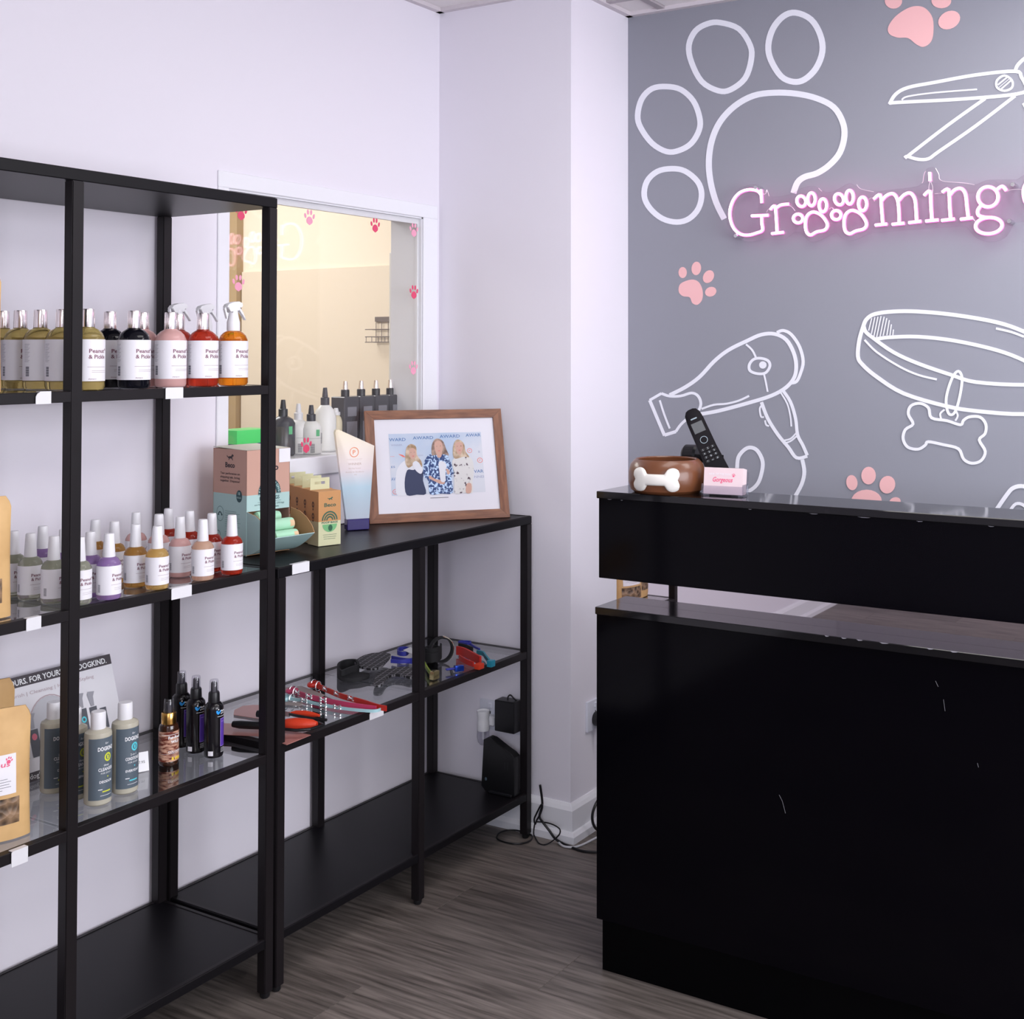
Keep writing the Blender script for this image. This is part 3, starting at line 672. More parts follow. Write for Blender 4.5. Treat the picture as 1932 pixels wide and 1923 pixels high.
# grey labelled shampoo bottles, low glass shelf
SHB = liquid('creamy_plastic_body', hexc('cfcab8'), .25, .25); SLB = mat('slate_label', (.105,.135,.165), .3, spec=.5)
def ring_m(n, c): return mat(n, c, .5)
def shampoo(pxc, base, ring, l1, lab, rz=0):
    p = at(pxc, base, 'z', .53); c = Vector((p.x, p.y, .53))+Vector((math.cos(.7)*.0, .0, 0)); c.y += .022; c.x = at(pxc, base, 'y', c.y).x
    t = thing('shampoo_bottle', lab, 'bottle', c, rz, 'grey labelled shampoo bottles on the lowest glass shelf')
    obj('bottle_body', lathe([(0,0),(.022,0),(.025,.003),(.0255,.006),(.0255,.134),(.0245,.1385),(.018,.1425),(.014,.1445),(0,.1445)], 32), SHB, t)
    obj('cap', lathe([(0,.1435),(.0140,.1435),(.0143,.145),(.0140,.174),(.0128,.177),(0,.177)], 26), WHITE, t)
    l = obj('label', cyl_patch(.0258, .012, .130, -78, 238, 34), SLB, t, norm=False)
    b = bmesh.new(); f = cyl_fn(.0260)
    put_text(b, 'for', .006, f, 0, .118, shear=.3); put_text(b, 'DOGKIND', .0105, f, 0, .106, bold=.03, width=.034)
    put_text(b, l1[0], .006, f, 0, .076); put_text(b, l1[1], .0085, f, 0, .067, bold=.02, width=.032); put_text(b, l1[2], .0045, f, 0, .061)
    put_text(b, l1[3], .0065, f, 0, .044, bold=.02); put_rect(b, f, -.016, .031, -.008, .0325, 2); put_rect(b, f, -.012, .0195, .012, .0202, 4)
    obj('print', b, WINK, l, smooth=False, norm=False)
    b = bmesh.new(); put_disc(b, f, .003, .0925, .0075, .0085, 18, 0, .62); put_poly(b, f, [(.001,.056),(.005,.056),(.003,.053)]); put_rect(b, f, -.008, .026, .010, .0285, 3); put_rect(b, f, .001, .089, .005, .096, 1)
    obj('emblem', b, ring, l, smooth=False, norm=False)
YR_ = ring_m('lime_ink', (.62,.68,.05)); CY_ = ring_m('cyan_ink', (.10,.62,.72))
shampoo(101, 1500, YR_, ('gentle','CLEANSER','FOR DOGS','DAILY'), 'grey labelled shampoo bottle with white cap, nearest the kraft pouch')
shampoo(138, 1514, YR_, ('deep','CLEANSER','FOR DOGS','REPAIR'), 'grey labelled shampoo bottle mostly behind the middle post')
shampoo(184, 1523.5, YR_, ('deep','CLEANSER','FOR DOGS','DEODOR'), 'grey labelled shampoo bottle with yellow ring emblem right of the post')
shampoo(235, 1501.5, CY_, ('2-in-1','CONDITIONER','FOR DOGS','EVERYDAY'), 'grey labelled conditioner bottle with bright blue ring emblem')

# black sprays with purple labels
def blackspray(px, base, lab, rz):
    p = at(px, base, 'z', .53); y = p.y+.018; x = at(px, base, 'y', y).x
    t = thing('spray_bottle', lab, 'bottle', (x, y, .53), rz, 'black spray bottles on the lowest glass shelf')
    obj('bottle_body', lathe([(0,0),(.0175,0),(.0195,.002),(.0203,.006),(.0203,.104),(.0195,.110),(.0145,.116),(.0115,.118),(0,.118)], 28), mat('black_bottle_plastic', (.006,.005,.007), .18), t)
    obj('collar', lathe([(0,.117),(.0125,.117),(.0125,.119),(.0118,.136),(.0105,.139),(0,.139)], 22), BLACKP, t)
    n = obj('nozzle', lathe([(0,.139),(.0072,.139),(.0066,.158),(.0055,.160),(0,.160)], 16), DKGREY, t)
    obj('overcap', lathe([(.0098,.138),(.0090,.163),(.0080,.1655),(0,.1655)], 20), CLEARP, t, label='clear overcap')
    f = cyl_fn(.0206)
    b = bmesh.new(); put_rect(b, f, .000, .024, .021, .084, 8); l = obj('label', b, mat('violet_label', (.10,.045,.36), .35), t, norm=False, smooth=False)
    b = bmesh.new(); f2 = cyl_fn(.0208)
    for a in ((0,.024,.0007,.084),(.0203,.024,.021,.084),(0,.024,.021,.0247),(0,.0833,.021,.084),(.003,.0765,.017,.0775)): put_rect(b, f2, *a, 6)
    obj('border', b, mat('lilac_ink', (.45,.32,.75), .5), l, norm=False, smooth=False)
    b = bmesh.new(); put_text(b, 'Hydra', .0055, f2, .001, .0985, 'L', .03); put_text(b, 'groomers', .0042, f2, .001, .094, 'L', .02); put_rect(b, f2, -.007, .0885, .017, .0893, 6)
    for i in range(4): put_rect(b, f2, .001, .020-i*.0028, .019, .0206-i*.0028, 5)
    put_disc(b, f2, -.0045, .104, .0014, .0014, 10)
    obj('print', b, WINK, t, norm=False, smooth=False)
    b = bmesh.new(); put_disc(b, f2, -.0065, .098, .0028, .0050, 12, .5); put_disc(b, f2, -.0015, .0985, .0018, .0042, 12, -.5)
    obj('emblem', b, mat('bright_blue_ink', (.02,.32,.80), .4), t, norm=False, smooth=False)
    b = bmesh.new(); put_rect(b, f2, -.027, .006, -.016, .016, 4); obj('batch_sticker', b, LABEL, t, norm=False, smooth=False)
blackspray(342, 1413, 'black spray bottle at the back of its trio, clear overcap', -.45)
blackspray(369, 1424, 'black spray bottle with purple label, in the middle of its trio', -.32)
blackspray(403, 1433, 'black spray bottle with purple label, right one of its trio', -.02)
p = at(318, 1448, 'z', .53); y = p.y+.018
t = thing('spray_bottle', 'amber brown spray bottle with gold collar and red brown label', 'bottle', (at(318, 1448, 'y', y).x, y, .53), 0)
obj('bottle_body', lathe([(0,0),(.018,0),(.0203,.004),(.0205,.008),(.0205,.076),(.0185,.084),(.015,.087),(0,.087)], 28), mat('amber_glass', (.035,.012,.006), .08, spec=.8), t)
obj('collar', lathe([(0,.086),(.0152,.086),(.0155,.088),(.0152,.1085),(.0140,.1105),(0,.1105)], 26), GOLD, t, label='shiny gold collar')
obj('nozzle', lathe([(0,.110),(.0075,.110),(.0068,.130),(0,.132)], 16), DKGREY, t)
obj('overcap', lathe([(.0105,.110),(.0096,.136),(.0085,.139),(0,.139)], 20), CLEARP, t, label='clear overcap')
LM = mat('rust_label', (.32,.10,.05), .4); noisy(LM, scale=(1,1,3), ns=60, c1=(.14,.02,.01), c2=(.62,.36,.25), lo=.42, hi=.60)
l = obj('label', cyl_patch(.0208, .010, .073, -165, 160, 30), LM, t, norm=False)
b = bmesh.new(); f = cyl_fn(.0211)
put_text(b, 'Fur-Fresh', .008, f, 0, .058, bold=.04); put_text(b, 'WILD', .008, f, 0, .049, bold=.03); put_text(b, 'COLOGNE', .0065, f, 0, .0285, bold=.02); put_rect(b, f, -.03, .066, .02, .0668, 8); put_rect(b, f, -.03, .0265, .02, .0270, 8)
obj('print', b, WINK, l, norm=False, smooth=False)
b = bmesh.new(); put_text(b, '& shine', .009, f, .004, .0135, bold=.05, width=.026); obj('yellow_print', b, mat('yellow_ink', (.85,.60,.05), .5), l, norm=False, smooth=False)

# poster board leaning on the wall
KR = mat('kraft_paper', (.62,.38,.16), .6); noisy(KR, ns=14, c1=(.56,.34,.14), c2=(.70,.45,.20), bump=.3, bd=.004, detail=3)
t = thing('poster_board', 'white product poster with dark header strip leaning behind the shampoo bottles', 'poster', (-.163, .287, .531))
lean = math.asin((.352-.287)/.21); V_ = Vector((0, math.sin(lean), math.cos(lean)))
pf = frame_fn((0,0,0), (1,0,0), V_, 0); 
def pfo(k): return frame_fn(Vector((0,-math.cos(lean),math.sin(lean)))*k, (1,0,0), V_)
PB = mat('poster_paper', (.78,.77,.81), .35); W_, H_ = .30, .213
obj('board', prism([pf(-W_, 0), pf(0, 0), pf(0, H_), pf(-W_, H_)], (0,1,-.3), .003), PB, t, smooth=False)
b = bmesh.new(); g = pfo(.0004); put_rect(b, g, -W_, H_-.022, 0, H_); obj('dark_strip', b, mat('charcoal_ink', (.065,.055,.065), .5), t, smooth=False, norm=False)
b = bmesh.new(); put_rect(b, g, -W_, 0, 0, .018); obj('dark_strip', b, mat('charcoal_ink'), t, smooth=False, norm=False)
b = bmesh.new(); g = pfo(.0008); put_text(b, 'FOR OURS. FOR YOURS. FOR DOGKIND.', .0165, g, -.012, H_-.0175, 'R', .02, width=.262); put_text(b, 'fordogkind', .014, g, -.252, .005, 'L'); obj('lettering', b, WINK, t, smooth=False, norm=False)
b = bmesh.new(); put_text(b, 'Nourish | Cleansing | Healing | Styling', .010, g, -.05, H_-.042, 'R', width=.21); put_disc(b, g, -.165, .10, .052, .062, 30, 0, .96); obj('tagline', b, mat('faint_red_ink', (.50,.40,.43), .6), t, smooth=False, norm=False)
b = bmesh.new(); put_disc(b, g, -.165, .10, .049, .059, 28); obj('pale_disc', b, mat('pale_grey_ink', (.52,.52,.56), .6), t, smooth=False, norm=False)
b = bmesh.new(); g = pfo(.0012)
for u, v, s in ((-.238,.045,1),(-.21,.045,1),(-.12,.052,1),(-.092,.058,1),(-.066,.062,.9),(-.043,.06,.8)):
    put_rect(b, g, u-.010*s, v, u+.010*s, v+.055*s)
obj('pictured_bottle', b, mat('slate_ink', (.10,.105,.125), .5), t, smooth=False, norm=False)
b = bmesh.new()
for u, v, s in ((-.238,.102,1),(-.21,.102,1),(-.12,.109,1),(-.092,.115,1),(-.066,.113,.9)):
    put_poly(b, g, [(u-.004,v),(u+.004,v),(u+.005,v+.020),(u+.010,v+.030),(u-.006,v+.032),(u-.009,v+.026)])
obj('pictured_sprayer', b, mat('mid_grey_ink', (.34,.34,.38), .5), t, smooth=False, norm=False)
b = bmesh.new(); g = pfo(.0016); put_disc(b, g, -.238, .075, .005, .006, 10); put_disc(b, g, -.21, .085, .006, .007, 10); obj('red_dot', b, mat('coral_ink', (.62,.16,.22), .5), t, smooth=False, norm=False)
b = bmesh.new(); put_disc(b, g, -.092, .09, .006, .007, 10, 0, .5); put_disc(b, g, -.066, .09, .005, .006, 10); put_disc(b, g, -.12, .085, .005, .006, 10); obj('cyan_dot', b, CY_, t, smooth=False, norm=False)
# small price card
p = at(266, 1454, 'z', .531)
t = thing('price_card', 'small folded white price card beside the blue ringed bottle', 'card', (p.x, p.y, .531), -.4)
b = bmesh.new()
for s in (1, -1):
    for q in (0,):
        vs = [b.verts.new(v) for v in ((-.014, s*.009, 0), (.014, s*.009, 0), (.014, 0, .038), (-.014, 0, .038))]; b.faces.new(vs)
obj('card', b, TAGM, t, smooth=False, norm=False)
b = bmesh.new(); put_text(b, '7.95', .008, frame_fn((0,-.0055,.016), (1,0,0), (0,.23,.97)), 0, 0); obj('print', b, DKGREY, t, smooth=False, norm=False)

# ---------------------------------------------------------------- kraft pouches
TREAT = mat('dried_treats', (.12,.07,.04), .5); noisy(TREAT, ns=70, c1=(.03,.018,.012), c2=(.30,.19,.11), vor=True, bump=.8, bd=.006, lo=.1, hi=.75)
def pouch(loc, w_, h, rz, lab, seed=1, win=True, word=('gorgeous','DOG')):
    t = thing('treat_pouch', lab, 'pouch', loc, rz, 'kraft stand-up treat pouches'); rnd = random.Random(seed)
    nz, na = 22, 28; hw = w_/2
    def half(z):
        k = z/h; return hw*(1-.03*math.sin(math.pi*k))-(.010*max(0, k-.93)/.07 if k > .93 else 0)
    def th(z):
        k = z/h; return .034*(1-k)**.55*(1-.35*math.exp(-k*9))+.0016
    wob = [[rnd.uniform(-1,1) for _ in range(9)] for _ in range(9)]
    def surf(u, z, s=-1):
        k = min(1, abs(u)/half(z)); i, j = (u/w_+.5)*7.99, z/h*7.99; i = min(max(i,0),7.99); j = min(max(j,0),7.99)
        a, c = int(i), int(j); fx, fz = i-a, j-c
        n = (wob[a][c]*(1-fx)+wob[a+1][c]*fx)*(1-fz)+(wob[a][c+1]*(1-fx)+wob[a+1][c+1]*fx)*fz
        return s*(th(z)*(1-k**2.2)**.6+.0012+ (.0022*n*(1-k) if s < 0 else 0))
    b = bmesh.new(); rings = []
    for i in range(nz+1):
        z = h*i/nz; r = []
        for j in range(na):
            a = 2*math.pi*j/na; c = math.cos(a); u = half(z)*math.copysign(abs(c)**.8, c)
            r.append(b.verts.new((u, surf(u, z, -1 if math.sin(a) < 0 else 1), z)))
        rings.append(r)
    for A, B in zip(rings, rings[1:]):
        for j in range(na): b.faces.new((A[j], A[(j+1) % na], B[(j+1) % na], B[j]))
    b.faces.new(rings[0]); b.faces.new(rings[-1]); obj('pouch_body', b, KR, t)
    b = bmesh.new(); n = 8
    def patch(bm, u0, z0, u1, z1, off, rd=0):
        G = [[bm.verts.new((u0+(u1-u0)*i/n, surf(u0+(u1-u0)*i/n, z0+(z1-z0)*j/n)-off, z0+(z1-z0)*j/n)) for j in range(n+1)] for i in range(n+1)]
        for i in range(n):
            for j in range(n): bm.faces.new((G[i][j], G[i+1][j], G[i+1][j+1], G[i][j+1]))
    patch(b, -hw*.62, h*.36, hw*.62, h*.66, .0008); l = obj('label', b, LABEL, t, norm=False)
    fn = lambda u, v: Vector((u, surf(u, v)-.0013, v))
    b = bmesh.new(); put_text(b, word[0], h*.055, fn, 0, h*.57, shear=.15, bold=.01, width=hw*.95); put_text(b, word[1], h*.06, fn, 0, h*.505, bold=.02); put_paw(b, fn, hw*.46, h*.615, h*.05, -.3)
    obj('logo', b, PINKI, l, smooth=False, norm=False)
    b = bmesh.new()
    for i, ww in enumerate((.42,.5,.46,.5,.3)): put_rect(b, fn, -hw*ww, h*(.475-.02*i), hw*ww, h*(.478-.02*i), 4)
    obj('print', b, BARC, l, smooth=False, norm=False)
    if win:
        b = bmesh.new(); patch(b, -hw*.7, h*.13, hw*.7, h*.33, .0007); obj('window', b, TREAT, t, norm=False, label='clear window showing dark dried treats')
    return t
pouch((at(-26, 1560, 'y', .085).x, .085, .532), .145, .232, -.45, 'kraft treat pouch with white label and treat window at the lower left', 3)
pouch((at(-50, 1500, 'y', .19).x, .19, .532), .145, .255, -.25, 'taller kraft pouch standing behind the lower left pouch', 5)
pouch((at(-60, 1165, 'y', .07).x, .07, .935), .14, .215, -.3, 'kraft pouch at the left photo edge beside the pale green sprays', 8)
pouch((at(-78, 735, 'y', .055).x, .055, 1.338), .14, .215, -.2, 'kraft pouch at the left photo edge behind the gold bottles', 9)
pouch((-.80, .09, .532), .13, .20, .3, 'kraft pouch in the left bay, seen mirrored in the desk strip', 11)
pouch((-.93, .13, .532), .14, .21, .1, 'kraft pouch at the far left end of the lowest glass shelf', 12)

# ---------------------------------------------------------------- on the low unit
ZT = .9315
PKB = mat('dusty_pink_card', (.56,.33,.26), .55); TLB = mat('pale_teal_card', (.42,.60,.58), .55); KRB = noisy(mat('raw_kraft_card', (.50,.28,.13), .7), ns=60, bump=.1)
DOGI = [(-.5,.05),(-.42,.12),(-.30,.10),(-.1,.14),(.1,.16),(.22,.30),(.30,.32),(.42,.24),(.46,.18),(.34,.14),(.24,.05),(.34,-.14),(.30,-.18),(.14,-.03),(-.08,-.02),(-.18,-.18),(-.24,-.17),(-.20,.0),(-.34,.02),(-.44,.22),(-.48,.22),(-.44,.08)]
def dogi(b, fn, u, v, s): put_poly(b, fn, [(u+s*x, v+s*y) for x, y in DOGI])
rz = math.radians(-8)
t = thing('dispenser_box', 'pink and pale teal cardboard dispenser box of dog waste bag rolls', 'box', (.0714, .1770, ZT), rz)
BW, BD, BH = .122, .134, .247; ZS = .141; ZO = .103   # width, depth, height, colour split, top of the opening
def panel(name, pts, nrm, m, th=.0012, par=None, lab=None): return obj(name, prism(pts, nrm, th), m, par or t, label=lab, smooth=False)
fr = (0,1,0); lf = (1,0,0)
p1 = panel('front_panel', [(0,0,ZS),(BW,0,ZS),(BW,0,BH),(0,0,BH)], fr, PKB); p2 = panel('front_panel', [(0,0,ZO),(BW,0,ZO),(BW,0,ZS),(0,0,ZS)], fr, TLB)
s1 = panel('side_panel', [(0,0,ZS),(0,BD,ZS),(0,BD,BH),(0,0,BH)], lf, PKB); s2 = panel('side_panel', [(0,0,0),(0,BD,0),(0,BD,ZS),(0,0,ZS)], lf, TLB)
panel('side_panel', [(BW,0,0),(BW,BD,0),(BW,BD,BH),(BW,0,BH)], (-1,0,0), PKB); panel('back_panel', [(0,BD,0),(BW,BD,0),(BW,BD,BH),(0,BD,BH)], (0,-1,0), KRB)
panel('lid', [(0,0,BH),(BW,0,BH),(BW,BD,BH+.004),(0,BD,BH+.004)], (0,0,-1), mat('pale_lid_card', (.60,.60,.50), .6)); panel('base', [(0,0,.001),(BW,0,.001),(BW,BD,.001),(0,BD,.001)], (0,0,1), KRB)
# curved tray
b = bmesh.new(); n = 10; prof = [(-.002-.090*k/n, .003+.046*(k/n)**1.5) for k in range(n+1)]
lo = [b.verts.new((.003, y, z)) for y, z in prof]; hi = [b.verts.new((BW+.004, y, z*(1.0))) for y, z in prof]
for i in range(n): b.faces.new((lo[i], lo[i+1], hi[i+1], hi[i]))
r = bmesh.ops.extrude_face_region(b, geom=b.faces[:]); bmesh.ops.translate(b, verts=[v for v in r['geom'] if isinstance(v, bmesh.types.BMVert)], vec=(0,.001,.0012))
obj('tray', b, TLB, t)
for x in (.002, BW+.003):
    b = bmesh.new()
    P = [(x, y, z) for y, z in prof]+[(x, -.082, .066), (x, -.062, .084), (x, -.035, .097), (x, 0, ZO)]+[(x, 0, .003)]
    prism(P, (1,0,0), .0012, b)
    obj('tray_side', b, KRB, t, smooth=False)
P = [(.0008, y, z) for y, z in prof]+[(.0008,-.080,.064),(.0008,-.060,.083),(.0008,-.034,.096),(.0008,0,ZO),(.0008,0,.002)]
panel('tray_flap', P, (1,0,0), TLB, .001)
BAG = noisy(mat('mint_bag_film', (.40,.72,.50), .45), ns=50, bump=.3, bd=.002)
for y, z, k in ((-.062,.0465,0),(-.046,.072,0),(-.030,.030,0),(-.016,.060,1),(-.004,.086,1)):
    q = thing('bag_roll', ('mint green dog bag roll, '+('lowest at the front of the tray','upper one of the tray pile','low one between the front roll and the box','inner one just inside the box opening','highest one at the top of the box opening')[[-.062,-.046,-.030,-.016,-.004].index(y)]), 'bag roll', (0,0,0), 0, 'bag rolls in the dispenser')
    q.matrix_world = Matrix.Translation((.0714,.1770,ZT)) @ Matrix.Rotation(rz, 4, 'Z') @ Matrix.Translation((.062 if not k else .055, y, z)) @ Matrix.Rotation(math.pi/2+.05*k, 4, 'Y')
    obj('roll', lathe([(0,-.034),(.008,-.034),(.0135,-.031),(.0145,-.024),(.0145,.024),(.0135,.031),(.008,.034),(0,.034)], 20), BAG, q)
    obj('label', cyl_patch(.0147, -.006 if k else .018, .006 if k else .030, -40, 20, 6), mat('tan_sticker', (.72,.50,.30), .5), q, norm=False)
sf_ = frame_fn((-.0006, 0, 0), (0,-1,0), (0,0,1))      # left side, u to the right = toward the front
sfn = lambda u, v: Vector((-.0006, BD-u, v)); ffn = lambda u, v: Vector((u, -.0006, v))
b = bmesh.new(); dogi(b, sfn, .070, .226, .030); put_text(b, 'Beco', .017, sfn, .069, .204, bold=.03, width=.038)
for i, s in enumerate(('Tear perforation on','shipping tab, bring','together. Dispense!')): put_text(b, s, .0075, sfn, .069, .187-i*.0088, bold=.01, width=.078)
obj('print', b, mat('brown_ink', (.05,.035,.04), .6), s1, smooth=False, norm=False)
b = bmesh.new(); put_disc(b, sfn, .106, .138, .0115, .0145, 20); obj('badge', b, TEALI, s1, smooth=False, norm=False)
b = bmesh.new(); sg = lambda u, v: Vector((-.0010, BD-u, v)); put_text(b, '18', .010, sg, .106, .141, bold=.02); put_text(b, 'ROLLS', .0055, sg, .106, .133, bold=.02, width=.017)
obj('badge_print', b, TLB, s1, smooth=False, norm=False)
b = bmesh.new(); put_disc(b, sfn, .030, .092, .0145, .018, 22, 0, .95)
put_stroke(b, sfn, [(.0225,.090),(.026,.0945),(.031,.0955),(.0375,.090)], .0028); put_disc(b, sfn, .0235, .0895, .003, .0022, 8); put_disc(b, sfn, .0370, .0895, .003, .0022, 8)
for i in range(8): put_rect(b, sfn, .050, .100-i*.0052, .050+(.045,.058,.048,.060,.052,.062,.05,.06)[i], .1005-i*.0052)
for i in range(5): put_rect(b, sfn, .050, .050-i*.0052, .075+.004*(i % 2), .0505-i*.0052)
put_disc(b, sfn, .022, .040, .010, .012, 18, 0, .9); obj('print', b, TEALI, s2, smooth=False, norm=False)
b = bmesh.new(); dogi(b, ffn, .064, .226, .032); put_text(b, 'Beco', .021, ffn, .064, .196, bold=.03, width=.050)
obj('print', b, mat('brown_ink', (.05,.035,.04), .6), p1, smooth=False, norm=False)
b = bmesh.new(); ang = [math.pi*i/20 for i in range(21)]
o_ = [b.verts.new(ffn(.064+.032*math.cos(a), .141+.037*math.sin(a))) for a in ang]; i_ = [b.verts.new(ffn(.064+.019*math.cos(a), .141+.023*math.sin(a))) for a in ang]
for i in range(20): b.faces.new((o_[i], o_[i+1], i_[i+1], i_[i]))
obj('arch', b, TEALI, p1, smooth=False, norm=False)
b = bmesh.new(); fg = lambda u, v: Vector((u, -.0010, v))
for i, ch in enumerate('SUPER STRONG'):
    a = math.pi*(1-(i+.8)/12.6); R0 = .0245
    if ch != ' ':
        c_, s_ = math.cos(a), math.sin(a); V, Fc, wd = text2d(ch, .03)
        vs = [b.verts.new(fg(.064+.0245*c_+(x-wd/2)*.0085*s_+y*.0095*c_, .141+.0285*s_-(x-wd/2)*.0085*c_+(y-.3)*.0095*s_)) for x, y in V]
        for f_ in Fc: b.faces.new([vs[k] for k in f_])
obj('arch_print', b, TLB, p1, smooth=False, norm=False)
b = bmesh.new(); put_disc(b, ffn, .064, .141, .012, .016, 20, 0, .8); put_disc(b, ffn, .064, .141, .007, .009, 14, 0, .7)
for v in b.verts: v.co.z = max(v.co.z, .1412)
obj('rainbow', b, TLB, p1, smooth=False, norm=False)
b = bmesh.new(); put_rect(b, ffn, .031, .1225, .097, .1231); put_rect(b, ffn, .031, .1395, .097, .1401); put_text(b, 'POOP BAGS', .012, ffn, .064, .127, bold=.02, width=.056); put_text(b, 'eco friendly, unscented, 270 bags', .006, ffn, .064, .115, width=.084); put_text(b, 'degradable', .005, ffn, .080, .108)
obj('print', b, TEALI, p2, smooth=False, norm=False)
b = bmesh.new(); put_rect(b, lambda u, v: Vector((u, -.0012, v)), .090, .213, .1225, .246); obj('price_sticker', b, LABEL, p1, smooth=False, norm=False)

# four small hanging boxes in a row
OB = noisy(mat('orange_kraft_card', (.52,.26,.10), .6), ns=50, bump=.1); YG = mat('pale_green_card', (.58,.58,.36), .6)
def smallbox(i, lab):
    rz = math.radians(-18); base = Vector((.2646, .1350, ZT)); d = Vector((math.sin(-rz), math.cos(rz), 0))*.0565*i
    d = Vector((.43, .90, 0)).normalized()*.057*i
    t = thing('bag_box', lab, 'box', base+d, rz, 'small kraft boxes of dog bags'); w_, dp, h, zs = .061, .0545, .1335, .0595
    b = bmesh.new(); box(b, 0, 0, zs, w_, dp, h); up = obj('carton_top', b, OB, t, smooth=False); b = bmesh.new(); box(b, 0, 0, 0, w_, dp, zs); lo_ = obj('carton_base', b, YG, t, smooth=False)
    b = bmesh.new(); y = dp-.004
    P = [(.006,y,h),(w_-.006,y,h),(w_-.006,y,h+.027),(w_-.009,y,h+.030),(.009,y,h+.030),(.006,y,h+.027)]
    O = [b.verts.new(p) for p in ((.004,y,h),(w_-.004,y,h),(w_-.004,y,h+.029),(.004,y,h+.029))]; I = [b.verts.new(p) for p in ((w_/2-.014,y,h+.013),(w_/2+.014,y,h+.013),(w_/2+.014,y,h+.020),(w_/2-.014,y,h+.020))]
    for k in range(4): b.faces.new((O[k], O[(k+1) % 4], I[(k+1) % 4], I[k]))
    r = bmesh.ops.extrude_face_region(b, geom=b.faces[:]); bmesh.ops.translate(b, verts=[v for v in r['geom'] if isinstance(v, bmesh.types.BMVert)], vec=(0,.0008,0))
    obj('hang_tab', b, YG, t, smooth=False)
    f = lambda u, v: Vector((u, -.0006, v)); b = bmesh.new()
    dogi(b, f, .032, .114, .016); put_text(b, 'Beco', .013, f, .0315, .0955, bold=.02, width=.032)
    for k in (1, .72, .45):
        A = [math.pi*i_/16 for i_ in range(17)]; ro, ri = .0215*k, .0215*k-.0035
        o1 = [b.verts.new(f(.0305+ro*math.cos(a), .062+ro*1.05*math.sin(a))) for a in A]; o2 = [b.verts.new(f(.0305+ri*math.cos(a), .062+ri*1.05*math.sin(a))) for a in A]
        for q in range(16): b.faces.new((o1[q], o1[q+1], o2[q+1], o2[q]))
    put_text(b, 'POOP BAGS', .0065, f, .0305, .0545, bold=.03, width=.044)
    for k in range(3): put_rect(b, f, .012+.001*k, .026-.005*k, .050-.002*k, .0268-.005*k)
    obj('print', b, mat('forest_ink', (.035,.11,.07), .6), up, smooth=False, norm=False)
    b = bmesh.new(); A = [math.pi+math.pi*i_/16 for i_ in range(17)]; b.faces.new([b.verts.new(f(.0305+.020*math.cos(a), .052+.019*math.sin(a))) for a in A])
    obj('dog_panel', b, mat('mid_green_ink', (.16,.42,.18), .6), lo_, smooth=False, norm=False)
    b = bmesh.new(); put_disc(b, lambda u, v: Vector((u, -.001, v)), .032, .043, .006, .008, 12); obj('dog_picture', b, mat('deep_green_ink', (.02,.10,.05), .6), lo_, smooth=False, norm=False)
    g = lambda u, v: Vector((-.0006, u, v)); b = bmesh.new()
    for v in (.100, .072): put_disc(b, g, dp*.5, v, .006, .008, 10, 0, .4); put_rect(b, g, dp*.45, v-.014, dp*.55, v-.009)
    obj('side_icon', b, mat('dark_brown_ink', (.10,.05,.03), .6), up, smooth=False, norm=False)
for i, s in enumerate(('small kraft and pale green bag box at the front of its row, beside the trophy','small kraft bag box directly behind the front one','small kraft bag box third in its row, partly behind the dispenser','small kraft bag box at the back of its row')): smallbox(i, s)

# trophy
ty = .245; t = thing('award_trophy', 'frosted acrylic award trophy with slanted top on a deep blue base', 'trophy', (.5265, ty, ZT), math.radians(-33))
TM = mat('frosted_acrylic', (.8,.8,.85), .3, trans=.35)
nt = TM.node_tree; N = nt.nodes; L = nt.links; tcn = N.new('ShaderNodeTexCoord'); sp = N.new('ShaderNodeSeparateXYZ'); rp = N.new('ShaderNodeValToRGB'); mr = N.new('ShaderNodeMapRange')
L.new(tcn.outputs['Object'], sp.inputs[0]); mr.inputs[1].default_value = .03; mr.inputs[2].default_value = .27; L.new(sp.outputs['Z'], mr.inputs[0]); L.new(mr.outputs[0], rp.inputs[0]); L.new(rp.outputs[0], N['Principled BSDF'].inputs['Base Color'])
e0, e1 = rp.color_ramp.elements; e0.color = (.72,.80,.90,1); e1.color = (.98,.88,.66,1); q = rp.color_ramp.elements.new(.35); q.color = (.62,.82,.94,1); q = rp.color_ramp.elements.new(.55); q.color = (.93,.84,.86,1)
P = [(-.0305,0,.029),(.0325,0,.029),(.0455,0,.224),(-.052,0,.2705),(-.059,0,.2695),(-.0615,0,.262)]
body = obj('trophy_body', prism(P, (0,1,0), .019, bev=.0015), TM, t)
obj('base', bx(-.029, -.006, 0, .031, .027, .0295, bev=.0015), mat('deep_blue_acrylic', (.025,.012,.16), .08, spec=.8, trans=.2), t)
f = lambda u, v: Vector((u, -.0008, v)); b = bmesh.new()
put_disc(b, f, -.010, .2085, .0125, .0135, 24, 0, .86); put_text(b, 'P', .016, f, -.010, .203, bold=.01); obj('crest', b, mat('orange_ink', (.85,.28,.12), .5), body, smooth=False, norm=False)
b = bmesh.new(); put_text(b, 'WINNER', .0088, f, -.008, .174, width=.036); put_rect(b, f, -.030, .190, .012, .1904); put_rect(b, f, -.028, .187, .010, .1873)
put_text(b, 'Best Dog Groomer', .0042, f, -.008, .164); put_text(b, 'Awards for Excellence', .0046, f, -.008, .154, width=.05); put_text(b, '2022', .0040, f, -.006, .147); obj('engraving', b, mat('tan_ink', (.62,.50,.45), .5), body, smooth=False, norm=False)

